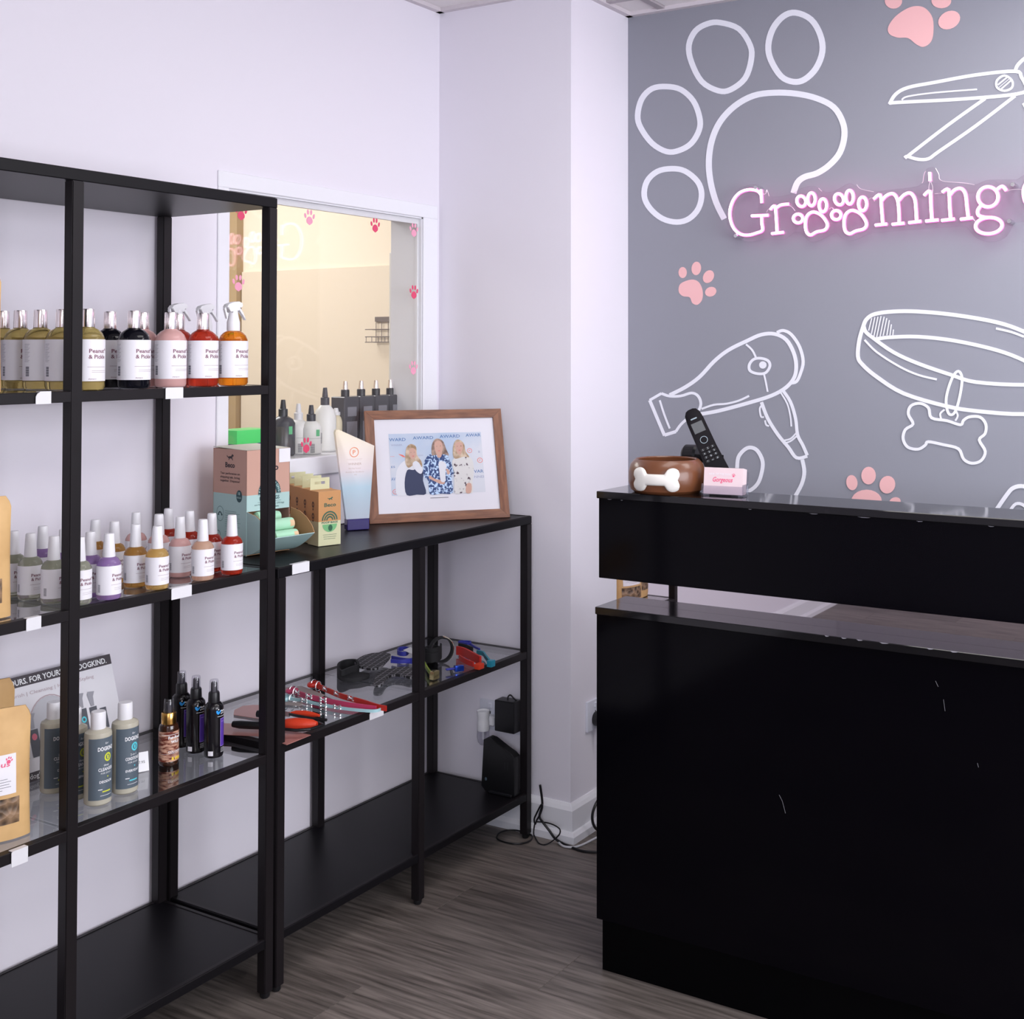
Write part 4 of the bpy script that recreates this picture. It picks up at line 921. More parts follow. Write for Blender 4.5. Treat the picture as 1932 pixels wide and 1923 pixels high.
# framed photograph
t = thing('photo_frame', 'brown wooden frame with white mount and a photograph of three women with an award', 'picture frame', (.62786, .29054, ZT), -.68572)
WD = noisy(mat('walnut_frame', (.2,.08,.04), .35), scale=(6,40,40), ns=3, c1=(.12,.040,.020), c2=(.28,.112,.052), detail=8, lo=.25, hi=.8, bump=.1)
WD2 = noisy(mat('walnut_frame_upright', (.2,.08,.04), .35), scale=(40,6,6), ns=3, c1=(.12,.040,.020), c2=(.28,.112,.052), detail=8, lo=.25, hi=.8, bump=.1)
ln = .331; fw, fh, fb = .4035, .327, .026; U0 = Vector((1,0,0)); V0 = Vector((0, math.sin(ln), math.cos(ln))); NN0 = Vector((0, -math.cos(ln), math.sin(ln)))
def ff(k): return lambda u, v: U0*u+V0*v+NN0*k
f0 = ff(0)
for nm, P, m in (('frame_rail', [(0,0),(fw,0),(fw-fb,fb),(fb,fb)], WD), ('frame_rail', [(0,fh),(fb,fh-fb),(fw-fb,fh-fb),(fw,fh)], WD), ('frame_stile', [(0,0),(fb,fb),(fb,fh-fb),(0,fh)], WD2), ('frame_stile', [(fw,0),(fw,fh),(fw-fb,fh-fb),(fw-fb,fb)], WD2)):
    obj(nm, prism([f0(u, v) for u, v in P], -NN0, .015, bev=.001), m, t)
MT = mat('white_mount_card', (.70,.69,.745), .6)
obj('mount', prism([ff(-.006)(u, v) for u, v in ((fb,fb),(fw-fb,fb),(fw-fb,fh-fb),(fb,fh-fb))], -NN0, .002), MT, t, smooth=False)
obj('backing', prism([ff(-.010)(u, v) for u, v in ((.01,.01),(fw-.01,.01),(fw-.01,fh-.01),(.01,fh-.01))], -NN0, .004), BLACKP, t, smooth=False)
px_, py_, pw_, ph_ = .066, .078, .272, .180
def lay(k): 
    g = ff(-.0055+.00025*k); return lambda u, v: g(px_+pw_*u, py_+ph_*v)
BG = mat('photo_backdrop', (.66,.72,.84), .5); noisy(BG, ns=6, c1=(.40,.50,.65), c2=(.60,.62,.68), lo=.35, hi=.6)
b = bmesh.new(); put_rect(b, lay(0), 0, 0, 1, 1); ph = obj('photo_print', b, BG, t, smooth=False, norm=False)
def L2(name, m, k, fn_, lab=None):
    b = bmesh.new(); fn_(b, lay(k)); bmesh.ops.triangulate(b, faces=[f for f in b.faces if len(f.verts) > 4]); obj(name, b, m, ph, smooth=False, norm=False, label=lab)
def PT(*P): return lambda b, f: [put_poly(b, f, [(q.x, q.y) for q in cr([(x, 1-y, 0) for x, y in p], 3, True)]) for p in P]
# photo coordinates: u 0..1 right, v measured down in the lists below
BI = mat('photo_blue_ink', (.07,.16,.38), .5); GI = mat('photo_grey_ink', (.33,.36,.50), .5); RI = mat('photo_red_ink', (.75,.16,.12), .5)
for s_, u, v, w_, z_, m_ in (('WARD',.003,.12,.175,.072,BI),('AWARD',.255,.10,.22,.072,BI),('AWARD',.545,.085,.22,.072,BI),('AWAR',.83,.075,.165,.072,BI),('AV',.003,.76,.045,.072,BI),('VAR',.89,.68,.105,.072,BI),('ES',.01,.555,.04,.045,NV if 0 else BI),
    ('NNEI',.89,.765,.105,.055,GI),('WINNER',.02,.2,.12,.04,GI),('DESIGNS',.30,.375,.055,.03,GI),('B',.955,.35,.02,.05,GI)):
    L2('backdrop_lettering', m_, 1, lambda b, f: put_text(b, s_, z_, f, u, 1-v, 'L', .01, width=w_))
for u, v, r_ in ((.86,.31,.028),(.966,.475,.03),(.04,.94,.03)):
    L2('backdrop_emblem', RI, 1, lambda b, f: (put_disc(b, f, u, 1-v, r_, r_*1.4, 18, 0, .8), put_text(b, 'P', .04, f, u, 1-v-.015)))
L2('backdrop_emblem', RI, 1, lambda b, f: (put_poly(b, f, [(.09,1-.33),(.14,1-.35),(.17,1-.39),(.14,1-.385)]), put_rect(b, f, .005, 1-.372, .05, 1-.368)))
SK = mat('photo_skin', (.56,.34,.27), .6); BLN = mat('photo_blond_hair', (.60,.46,.32), .7); BRN = mat('photo_brown_hair', (.26,.17,.14), .7); noisy(BLN, ns=60, c1=(.32,.21,.12), c2=(.62,.50,.38)); noisy(BRN, ns=60, c1=(.16,.10,.08), c2=(.42,.30,.24))
PW = mat('photo_white_cloth', (.68,.69,.74), .7); NV = mat('photo_navy_cloth', (.035,.045,.10), .7)
SPOT = mat('photo_spotted_cloth', (.1,.2,.4), .7); noisy(SPOT, ns=150, c1=(.03,.06,.18), c2=(.50,.66,.88), lo=.48, hi=.56)
FLOR = mat('photo_floral_cloth', (.8,.8,.78), .7); noisy(FLOR, ns=70, c1=(.06,.03,.05), c2=(.64,.63,.62), lo=.36, hi=.42)
L2('figure_left', PW, 2, PT([(.06,1),(.045,.85),(.06,.62),(.12,.48),(.20,.42),(.28,.44),(.33,.52),(.34,.66),(.30,.99),(.2,1)]), 'woman in white blouse and navy dress')
L2('dress_left', NV, 3, PT([(.155,1),(.14,.80),(.175,.60),(.24,.60),(.31,.56),(.345,.66),(.335,.78),(.36,.99),(.26,1)]))
L2('hair_left', BLN, 4, PT([(.16,.46),(.175,.26),(.21,.185),(.25,.18),(.285,.23),(.29,.36),(.33,.46),(.335,.55),(.30,.56),(.27,.50),(.20,.56),(.175,.54)]))
L2('face_left', SK, 5, PT([(.205,.34),(.215,.26),(.245,.24),(.275,.27),(.28,.34),(.265,.40),(.245,.43),(.22,.41)]))
L2('bow_left', PW, 6, PT([(.235,.50),(.27,.455),(.31,.50),(.335,.60),(.325,.66),(.30,.66),(.26,.60)]))
L2('figure_middle', SPOT, 4, PT([(.40,1),(.39,.78),(.345,.70),(.355,.50),(.40,.38),(.46,.345),(.58,.345),(.625,.42),(.665,.60),(.68,.68),(.64,.72),(.645,.99),(.52,1)]), 'woman in blue spotted dress holding an award')
L2('hair_middle', BRN, 5, PT([(.445,.36),(.455,.20),(.49,.11),(.535,.10),(.58,.15),(.605,.27),(.63,.38),(.58,.36),(.47,.37)]))
L2('face_middle', SK, 6, PT([(.48,.25),(.485,.165),(.52,.13),(.56,.155),(.57,.235),(.56,.31),(.545,.40),(.51,.41),(.49,.32)]))
L2('hand_middle', SK, 6, PT([(.41,.70),(.46,.755),(.53,.78),(.565,.80),(.56,.84),(.52,.845),(.45,.79),(.40,.745)], [(.59,.60),(.62,.62),(.625,.68),(.60,.69)]))
L2('award_middle', PW, 7, PT([(.515,.49),(.56,.475),(.595,.53),(.58,.65),(.572,.80),(.525,.80),(.515,.64)]))
L2('figure_right', FLOR, 4, PT([(.665,1),(.67,.75),(.66,.55),(.67,.45),(.74,.37),(.80,.37),(.86,.42),(.89,.52),(.885,.70),(.865,.82),(.86,1),(.76,1)]), 'blond woman in a white floral dress')
L2('hair_right', BLN, 5, PT([(.675,.38),(.685,.22),(.72,.13),(.765,.13),(.805,.20),(.815,.32),(.85,.42),(.79,.41),(.70,.44)]))
L2('face_right', SK, 6, PT([(.705,.25),(.71,.19),(.745,.16),(.785,.19),(.79,.26),(.77,.34),(.75,.38),(.72,.34)]))
L2('arm_right', SK, 6, PT([(.80,.86),(.85,.86),(.84,1),(.785,1)]))
def eyes(b, f):
    for u, v in ((.225,.315),(.262,.312),(.505,.225),(.545,.22),(.728,.235),(.768,.23)): put_disc(b, f, u, 1-v, .007, .007, 8)
L2('eyes', BRN, 8, eyes)
def lips(b, f):
    for u, v in ((.247,.375),(.527,.30),(.750,.30)): put_poly(b, f, [(u-.013,1-v+.005),(u+.013,1-v+.005),(u+.006,1-v-.008),(u-.006,1-v-.008)])
L2('lips', mat('photo_lips', (.60,.16,.16), .5), 8, lips)
b = bmesh.new(); g = ff(-.0054); put_rect(b, g, .175, .066, .228, .0675); obj('caption', b, DKGREY, t, smooth=False, norm=False)

# ---------------------------------------------------------------- bottles on the window sill (behind the glass)
def sillbottle(px, ptop, y, r, H, body, capm, lab, shoulder=.02, nz=.045, sx=1, flat_=False, labm=None, grp=None):
    zb = WZ0; x = at(px, 800, 'y', y).x
    t = thing('spray_bottle', lab, 'bottle', (x, y, zb), 0, grp)
    hb = H-nz
    if flat_:
        b = bx(-r, -r*.85, 0, r, r*.85, hb, bev=.006, seg=3); obj('bottle_body', b, body, t)
    else: obj('bottle_body', lathe([(0,0),(r*.9,0),(r,.004),(r,hb-shoulder),(r*.8,hb-shoulder*.4),(r*.42,hb),(0,hb)], 26), body, t)
    obj('collar', lathe([(0,hb-.001),(.0125,hb-.001),(.0125,hb+nz*.42),(.010,hb+nz*.45),(0,hb+nz*.45)], 18), capm, t)
    obj('nozzle', lathe([(0,hb+nz*.44),(.0085,hb+nz*.44),(.0062,hb+nz*.9),(.0055,hb+nz),(0,hb+nz)], 14), CHROME if (flat_) else capm, t)
    if labm:
        if flat_:
            b = bmesh.new(); f = lambda u, v: Vector((u, -r*.85-.0006, v)); put_rect(b, f, -r*.7, hb*.1, r*.7, hb*.52); put_rect(b, f, -r*.6, hb*.62, r*.6, hb*.80); obj('label', b, labm, t, smooth=False, norm=False)
        else:
            f = cyl_fn(r+.0006); b = bmesh.new(); put_rect(b, f, -.010, hb*.55, .002, hb*.75, 3); obj('green_label', b, mat('leaf_green_ink', (.12,.50,.22), .5), t, smooth=False, norm=False)
            b = bmesh.new()
            for i in range(9): put_rect(b, f, -.026, hb*.30-i*.0028, -.014, hb*.30-i*.0028+.0013, 2)
            for i in range(10): put_rect(b, f, .008, hb*.62-i*.0030, .018, hb*.62-i*.0030+.0014, 2)
            put_rect(b, f, -.03, hb*.48, .02, hb*.485, 4); obj('print', b, BARC, t, smooth=False, norm=False)
    return t
CH = mat('charcoal_bottle_plastic', (.045,.044,.052), .25); GL_ = mat('grey_label', (.22,.22,.25), .5)
WB = mat('white_bottle_plastic', (.80,.80,.78), .35); SC = 'grooming bottles on the sill behind the glass'
for i, (px, s) in enumerate(((651,'leftmost of the five'),(681,'second of the five from the left'),(709,'middle one of the five'),(736,'fourth of the five from the left'),(761,'rightmost of the five'))):
    sillbottle(px, 718, .50+.0*i, 0.032, .198, CH, BLACKP, 'tall charcoal spray bottle behind the window glass, '+s, flat_=True, labm=GL_, grp='five charcoal bottles behind the glass')
sillbottle(534, 752, .47, .033, .153, CH, BLACKP, 'dark grey round spray bottle behind the glass next to the shelving post', labm=GL_)
sillbottle(563, 758, .475, .031, .140, WB, WHITE, 'white spray bottle with white nozzle behind the glass', labm=GL_)
sillbottle(587, 759, .445, .030, .136, WB, DKGREY, 'white spray bottle with grey nozzle behind the red paw decal', labm=GL_)
sillbottle(613, 733, .475, .032, .182, WB, DKGREY, 'taller white spray bottle with dark nozzle behind the glass', shoulder=.035, nz=.05)
sillbottle(634, 790, .50, .020, .120, mat('cream_tube', (.78,.70,.50), .5), WHITE, 'slim cream bottle behind the glass beside the charcoal bottles', nz=.02)
t = thing('storage_tub', 'bright green and blue plastic tub on the sill behind the dispenser box', 'tub', (.318, .455, WZ0), 0)
obj('lid', bx(-.058, -.04, .045, .060, .04, .082, bev=.006, seg=2), mat('bright_green_plastic', (.08,.72,.16), .35), t); obj('tub_body', bx(-.054, -.037, 0, .054, .037, .045, bev=.004), mat('royal_blue_plastic', (.03,.03,.35), .4), t)
b = bmesh.new(); g = lambda u, v: Vector((u, -.0375, v)); put_disc(b, g, -.018, .036, .006, .007, 10); put_disc(b, g, -.002, .036, .006, .007, 10); obj('pink_motif', b, PL, t, smooth=False, norm=False)

# ---------------------------------------------------------------- goods on the low glass shelf
ZG = .5415
def gp(ox, oy, s, z): return lambda u, v: at(ox+u/s, oy+v/s, 'z', z)
G7 = gp(400, 1280, 5.682, ZG+.006); GH = gp(400, 1280, 5.682, ZG+.021); G8 = gp(620, 1200, 6.0375, ZG+.012)
def up_strap(fn, pts, w, t, n=4, dz=0): return [fn(p.x, p.y)+Vector((0,0,dz)) for p in cr([(u, v, 0) for u, v in pts], n)]
STUD = mat('bright_stud_metal', (.85,.85,.85), .2, 1)
def lead(lab, col, pts, studs, w=.013, dz=0):
    m = mat(lab.split()[0]+'_leather', col, .4); path = up_strap(G7, pts, w, .004, dz=dz)
    t = thing('dog_collar', lab, 'dog collar', (0,0,0), 0, 'studded dog collars on the low glass shelf')
    o = obj('band', strap(path, w, .003), m, t)
    L_ = len(path)
    for k in studs:
        b = bmesh.new(); p = path[int(k*(L_-1))]; d = (path[min(int(k*(L_-1))+1, L_-1)]-p).normalized(); n = Vector((d.y,-d.x,0)).normalized(); n = -n if n.dot(Vector((CX, CY, 0))-p) < 0 else n
        for a in (-.005, .005): lathe([(0,-.002),(.0022,-.002),(.0022,.002),(0,.002)], 8, b, off=p+d*a+n*.003+Vector((0,0,.003)))
        tube([p+d*-.008+n*.003+Vector((0,0,.003)), p+d*.008+n*.003+Vector((0,0,.003))], .0022, 6, False, b)
        for a in (-.0085, .0085):
            for zz in (-.0004, .0058): lathe([(0,-.0028),(.0030,-.0018),(.0030,.0018),(0,.0028)], 8, b, off=p+d*a+n*.003+Vector((0,0,zz)))
        obj('bone_stud', b, STUD, t)
    b = bmesh.new()
    for k in (.02, .12):
        p = path[int(k*(L_-1))]; tube([p+Vector((.010*math.cos(a), 0, .012*math.sin(a))) for a in [2*math.pi*i/14 for i in range(14)]], .0012, 6, True, b)
    obj('ring', b, STEEL, t)
    b = bmesh.new(); p = path[0]; tube([p+Vector((.013*math.cos(a), .009*math.sin(a), 0)) for a in [2*math.pi*i/16 for i in range(16)]], .006, 8, True, b); obj('rolled_end', b, m, t)
    return t
lead('red studded dog collar, rearmost of the three', (.52,.025,.015), [(1090,80),(1160,110),(1250,150),(1380,205),(1500,240),(1640,280),(1780,325),(1870,342)], (.28,.42,.58), dz=.004)
lead('crimson pink studded dog collar in the middle of three', (.55,.05,.13), [(860,130),(950,170),(1050,200),(1200,235),(1400,275),(1600,305),(1760,325)], (.16,.34,.54))
lead('aqua narrow dog collar nearest the front of three', (.36,.58,.62), [(790,215),(950,235),(1150,280),(1350,315),(1550,340),(1750,350),(1830,318)], (.22,.38,.50), w=.007)
tc_ = mat('grey_backing_card', (.30,.25,.24), .6)
for q, lab in (([(780,80),(960,65),(1210,160),(1170,182),(960,160),(860,110),(780,110)],'grey display card under the red and pink collars'), ([(780,235),(960,240),(975,258),(930,275),(780,262)],'tan display card under the aqua collar')):
    tag(obj('display_card', prism([G7(u, v)+Vector((0,0,-.004)) for u, v in q], (0,0,-1), .0015), tc_, smooth=False), lab, 'card', 'display cards on the low glass shelf')
PBL = mat('pink_blister_card', (.42,.19,.17), .3); ORG2 = mat('orange_rubber', (.60,.045,.015), .4)
def tool(lab, cardp, hand, grip, rim):
    t = thing('grooming_tool', lab, 'grooming tool', (0,0,0), 0, 'packaged grooming tools on the low glass shelf')
    obj('card', prism([G7(u, v)+Vector((0,0,-.0045)) for u, v in cardp], (0,0,-1), .0012), PBL, t, smooth=False)
    obj('handle', tube([GH(u, v)+Vector((0,0,-.006)) for u, v in hand[0]], hand[1], 10), BLACKP, t)
    b = tube([GH(u, v) for u, v in grip[0]], grip[1], 14); obj('grip', b, ORG2, t, label='orange rubber grip')
    obj('frame', tube([GH(u, v) for u, v in rim], .0035, 8), BLACKP, t)
    obj('blade', strap([GH(u, v) for u, v in hand[2]], .012, .004), STEEL, t)
tool('orange handled grooming tool on pink card, at the back', [(230,370),(240,320),(330,275),(440,265),(700,270),(760,440),(520,415)], ([(485,352),(540,355),(640,360),(760,375)],[.008,.009,.008,.008],[(740,370),(830,385)]), ([(840,375),(900,372),(1000,380),(1080,390),(1150,400)],[.003,.006,.0075,.006,.003]), [(835,385),(900,400),(1000,420),(1120,440),(1230,448)])
tool('orange handled grooming tool on pink card, at the front', [(20,470),(130,460),(560,480),(1060,585),(800,690),(560,600),(120,580)], ([(225,462),(300,468),(420,474),(620,480)],[.007,.009,.009,.009],[(600,478),(760,485)]), ([(740,490),(800,490),(900,492),(1000,495),(1080,496),(1125,498)],[.007,.012,.0145,.0135,.011,.007]), [(760,545),(900,558),(1050,548),(1150,515),(1195,500),(1140,478),(1000,452)])
# checked harness
HN = mat('black_plaid_fabric', (.01,.01,.012), .7)
nt = HN.node_tree; N = nt.nodes; L = nt.links; p_ = N['Principled BSDF']; tcn = N.new('ShaderNodeTexCoord'); mx_ = N.new('ShaderNodeMath'); mx_.operation = 'MAXIMUM'
for k, ax in enumerate(((1,.35,0),(-.35,1,0))):
    d_ = N.new('ShaderNodeVectorMath'); d_.operation = 'DOT_PRODUCT'; d_.inputs[1].default_value = ax; L.new(tcn.outputs['Object'], d_.inputs[0])
    a_ = N.new('ShaderNodeMath'); a_.operation = 'MULTIPLY'; a_.inputs[1].default_value = (55, 55)[k]; L.new(d_.outputs['Value'], a_.inputs[0])
    c_ = N.new('ShaderNodeMath'); c_.operation = 'FRACT'; L.new(a_.outputs[0], c_.inputs[0])
    g_ = N.new('ShaderNodeMath'); g_.operation = 'GREATER_THAN'; g_.inputs[1].default_value = (.76, .78)[k]; L.new(c_.outputs[0], g_.inputs[0]); L.new(g_.outputs[0], mx_.inputs[k])
mc = N.new('ShaderNodeMixRGB'); mc.inputs[1].default_value = (.012,.011,.013,1); mc.inputs[2].default_value = (.17,.165,.18,1); L.new(mx_.outputs[0], mc.inputs[0]); L.new(mc.outputs[0], p_.inputs['Base Color'])
t = thing('dog_harness', 'black checked fabric dog harness lying on the low glass shelf', 'dog harness', (0,0,0))
obj('vest', prism([G8(p.x, p.y)+Vector((0,0,.004)) for p in cr([(u, v, 0) for u, v in [(300,330),(400,262),(520,232),(640,230),(705,245),(690,290),(640,345),(590,395),(500,412),(400,400),(320,370)]], 4, True)], (0,0,1), .006, bev=.002), HN, t)
NB = mat('black_webbing', (.009,.009,.011), .75)
obj('neck_strap', strap([G8(p.x, p.y)+Vector((0,0,.002)) for p in cr([(u, v, 0) for u, v in [(330,390),(240,420),(150,455),(110,420),(120,370),(190,335),(300,330),(330,360)]], 5, True)], .026, .006, closed=True), NB, t)
obj('neck_lining', prism([G8(p.x, p.y)+Vector((0,0,-.010)) for p in cr([(u, v, 0) for u, v in [(120,445),(200,420),(330,410),(460,420),(440,455),(300,480),(170,480)]], 4, True)], (0,0,1), .010, bev=.003), NB, t)
obj('chest_strap', prism([G8(p.x, p.y) for p in cr([(u, v, 0) for u, v in [(510,545),(535,470),(600,395),(700,375),(800,352),(900,348),(975,375),(970,440),(930,468),(820,440),(720,440),(650,480),(610,545),(560,562)]], 4, True)], (0,0,-1), .006, bev=.002), HN, t)
def thingstrap(name, lab, cat, parts, grp=None):
    t = thing(name, lab, cat, (0,0,0), 0, grp)
    for nm, m, pts, w_, th_, cl, dz in parts:
        obj(nm, strap([G8(p.x, p.y)+Vector((0,0,dz)) for p in cr([(u, v, 0) for u, v in pts], 4, cl)], w_, th_, closed=cl), m, t)
    return t
BLU = mat('royal_blue_webbing', (.03,.035,.30), .5); TEA = mat('teal_webbing', (.03,.22,.30), .5); RDW = mat('red_webbing', (.48,.02,.015), .5)
CG = 'collars and leads at the right end of the low glass shelf'
t = thingstrap('dog_lead', 'royal blue dog lead with white card, left of the middle post', 'dog lead', (('loop',BLU,[(790,205),(800,170),(860,160),(910,170),(890,215),(830,220)],.012,.004,True,.004),('band',BLU,[(720,255),(850,280),(990,290),(1040,300)],.014,.004,False,0),('band',BLU,[(710,295),(850,300),(990,270)],.010,.004,False,.002)), CG)
obj('card', prism([G8(u, v)+Vector((0,0,.010)) for u, v in [(850,205),(930,170),(1000,200),(1050,240),(980,262)]], (0,0,1), .001), TAGM, t, smooth=False)
PAT = mat('red_cream_pattern', (.5,.1,.05), .6); noisy(PAT, scale=(1,1,1), ns=75, c1=(.45,.05,.03), c2=(.55,.50,.40), vor=True, lo=.30, hi=.45)
c0 = G8(1330, 250); t = thing('dog_collar', 'black collar with red and cream pattern standing coiled beside the middle post', 'dog collar', (c0.x, c0.y, ZG), -.6, CG)
b = strap([(0.032*math.cos(a)-.012, .0, .036+.034*math.sin(a)) for a in [2*math.pi*i/28 for i in range(28)]], .020, .004, (0,1,0), True); obj('band', b, NB, t)
b = strap([(0.0345*math.cos(a)-.012, .0, .036+.0365*math.sin(a)) for a in [-.9+2.3*i/14 for i in range(15)]], .016, .002, (0,1,0), False); obj('woven_trim', b, PAT, t)
c0 = G8(1190, 250); t = thing('dog_collar', 'black coiled collar with patterned tip against the rear post', 'dog collar', (c0.x, c0.y, ZG), .5, CG)
obj('band', strap([(.036*math.cos(a)*(1-.02*i/4), .022*math.sin(a), .014+.0006*i) for i, a in enumerate([2*math.pi*i/20 for i in range(38)])], .026, .004), NB, t)
obj('woven_trim', strap([(.040*math.cos(a), .026*math.sin(a), .018) for a in [.6+1.0*i/8 for i in range(9)]], .016, .002), PAT, t)
t = thingstrap('dog_collar', 'bright red dog collar with orange buckle at the right of the shelf', 'dog collar', (('band',RDW,[(1460,180),(1540,200),(1640,250),(1730,300)],.024,.006,False,.004),('inner_band',RDW,[(1490,240),(1560,285),(1650,320)],.014,.004,False,-.001),('webbing',NB,[(1480,150),(1560,165),(1640,200)],.014,.004,False,.010)), CG)
c0 = G8(1715, 325); b = bx(-.012, -.009, 0, .012, .009, .015, bev=.003, seg=2); bmesh.ops.translate(b, verts=b.verts[:], vec=(c0.x, c0.y, ZG)); obj('buckle', b, ORG2, t)
t = thingstrap('dog_lead', 'teal and blue dog lead at the right end of the low glass shelf', 'dog lead', (('band',TEA,[(1690,185),(1760,200),(1790,240),(1830,290)],.012,.005,False,0),('tail',BLU,[(1500,100),(1600,105),(1660,140),(1720,170)],.006,.004,False,.004),('loop',BLU,[(1480,100),(1550,92),(1620,100),(1580,120)],.005,.003,True,.008)), CG)
c0 = G8(1850, 300); b = bx(-.010, -.008, 0, .010, .008, .018, bev=.003, seg=2); bmesh.ops.translate(b, verts=b.verts[:], vec=(c0.x, c0.y, ZG)); obj('clip', b, mat('teal_plastic', (.02,.25,.36), .3), t)
c0 = G8(1495, 350); t = thing('lead_clip', 'shiny royal blue lead clip beneath the patterned collar', 'clip', (c0.x, c0.y, ZG), -.6, CG)
obj('clip_body', bx(-.016, -.008, 0, .010, .008, .016, bev=.004, seg=2), mat('blue_metal', (.02,.07,.50), .15, .7), t); obj('clip_tail', bx(-.04, -.005, .006, -.014, .005, .011, bev=.002), BLU, t)
c0 = G8(1205, 440); t = thing('dog_collar', 'lime green collar with gold clip at the foot of the rear post', 'dog collar', (0,0,0), 0, CG)
obj('band', strap([G8(p.x, p.y) for p in cr([(1080,290,0),(1110,350,0),(1150,410,0),(1190,440,0)], 4)], .010, .004), mat('lime_webbing', (.22,.30,.04), .5), t)
b = bx(-.012, -.008, 0, .012, .008, .022, bev=.003, seg=2); bmesh.ops.translate(b, verts=b.verts[:], vec=(c0.x, c0.y, ZG)); obj('gold_clip', b, mat('brass_metal', (.6,.5,.25), .2, .9), t)

# ---------------------------------------------------------------- sockets, adapter, air freshener, router, cables
SOCK = mat('socket_plastic', (.66,.67,.75), .35)
def wsock(lab, loc, rz, w_, h_, n):
    t = thing('wall_socket', lab, 'wall socket', loc, rz, None)
    obj('plate', bx(-w_/2, -.009, -h_/2, w_/2, 0, h_/2, bev=.003, seg=2), SOCK, t)
    for i in range(n):
        u = (i-(n-1)/2)*.072; obj('switch', bx(u-.006, -.013, .022, u+.006, -.008, .036, bev=.001), SOCK, t)
        b = bmesh.new(); box(b, u-.002, -.0095, .004, u+.002, -.0088, .012); box(b, u-.014, -.0095, -.012, u-.006, -.0088, -.008); box(b, u+.006, -.0095, -.012, u+.014, -.0088, -.008); obj('pin_slot', b, BLACKP, t, smooth=False)
wsock('white double socket plate behind the adapter, low in the corner', (X1, .135, .318), math.radians(-90), .150, .088, 2)
wsock('white socket plate on the pier beside the reception desk', (1.165, YP, .330), 0, .086, .088, 1)
p = at(910, 1370, 'x', .99); t = thing('air_freshener', 'white plug in air freshener with clear glass bulb of liquid', 'air freshener', (.995, .170, .238), 0)
obj('holder', lathe([(0,.043),(.018,.045),(.019,.052),(.0185,.070),(.0165,.078),(.0185,.086),(.0195,.100),(.0188,.103),(.016,.100),(0,.099)], 24), WHITE, t)
obj('bulb', lathe([(0,0),(.010,.003),(.017,.013),(.019,.026),(.0185,.044)], 24), CLEARP, t, label='clear ribbed glass bulb'); obj('wick', lathe([(0,.018),(.004,.018),(.004,.045),(0,.045)], 10), WHITE, t)
obj('plug', bx(.012, -.028, .055, .036, .008, .085, bev=.004), WHITE, t)
t = thing('power_adapter', 'black power adapter plugged into the double socket', 'adapter', (1.005, .090, .335), 0)
obj('adapter_body', bx(-.016, -.036, -.046, .026, .036, .046, bev=.006, seg=3), BLACKP, t)
obj('cord', tube(cr([(.0,-.002,.044),(.0,-.003,.056),(.0,-.012,.062),(.004,-.022,.052),(.020,-.034,.030),(.024,-.040,-.010),(.015,-.046,-.06),(.0,-.060,-.10)], 6), .0022, 7), BLACKP, t)
t = thing('router', 'black upright broadband router standing on the low unit bottom shelf', 'router', (.945, .050, .1325), 0)
P = [(0,.081),(0,.075),(.008,.085)]
prof_ = [(-.036,.000),(.068,.0),(.082,.012),(.074,.147),(.060,.155),(.045,.153),(-.022,.121),(-.036,.112)]
obj('router_body', prism([(-.012,y,z) for y, z in prof_], (1,0,0), .030, bev=.005), noisy(mat('router_plastic', (.006,.006,.007), .35), ns=80, bump=.05), t)
b = bmesh.new(); f = lambda u, v: Vector((-.0128, u, v)); put_disc(b, f, .064, .035, .004, .005, 10); obj('logo', b, mat('blue_grey_ink', (.08,.12,.16), .4), t, smooth=False, norm=False)
b = bmesh.new(); put_rect(b, f, -.004, .072, -.003, .095); put_rect(b, f, -.014, .072, -.013, .095); obj('status_line', b, DKGREY, t, smooth=False, norm=False)
obj('foot', bx(-.020, -.030, -.0005, .026, .05, .006, bev=.001), BLACKP, t)
def fc(s, pts, z=.004): return [at(920+u/8.782, 1540+v/8.782, 'z', z) for u, v in pts]
tag(obj('cable', tube(cr(fc(1, [(740,345),(700,410),(560,455),(400,455),(230,415),(155,365),(180,290),(300,240),(460,236),(590,262),(700,300)]), 5, True), .0024, 6, True), BLACKP), 'thin black cable looped on the floor around the last shelving foot', 'cable')
c1 = [Vector((1.0, -.030, .155)), Vector((1.006, -.034, .10))]+[at(920+u/8.782, 1540+v/8.782, 'x', x) for u, v, x in ((860,0,.99),(920,110,.98),(1020,240,.98),(1110,365,.985))]+fc(1, [(1220,440),(1350,500),(1550,575),(1810,600),(2050,600)])
tag(obj('cable', tube(cr(c1, 6), .0036, 7), BLACKP), 'thick black cable running from the shelving across the floor to the desk', 'cable')
c2 = [at(920+u/8.782, 1540+v/8.782, 'x', .985) for u, v in ((770,200),(790,110),(850,96),(1000,115),(1120,160),(1195,220),(1195,290),(1150,350),(1110,385))]+fc(1, [(1020,450),(930,475),(850,450),(800,370),(765,300)])
tag(obj('cable', tube(cr(c2, 6, True), .0020, 6, True), BLACKP), 'thin black cable curling up against the corner skirting', 'cable')
c3 = [at(860+u/5.34, 1280+v/5.34, 'x', .985) for u, v in ((790,1420),(810,1370),(850,1290),(868,1272),(872,1300),(850,1370),(815,1430),(800,1470))]
tag(obj('cable', tube(cr(c3, 5, True), .0026, 6, True), BLACKP), 'bundled black cable standing up by the last shelving leg', 'cable')
tag(obj('cable', tube(cr(fc(1, [(1170,425),(1210,470),(1290,508),(1450,512),(1600,460),(1720,400),(1830,345),(2000,260)], .005), 6), .0030, 7), mat('white_cable_rubber', (.62,.62,.66), .4)), 'white cable lying on the floor beside the skirting', 'cable')
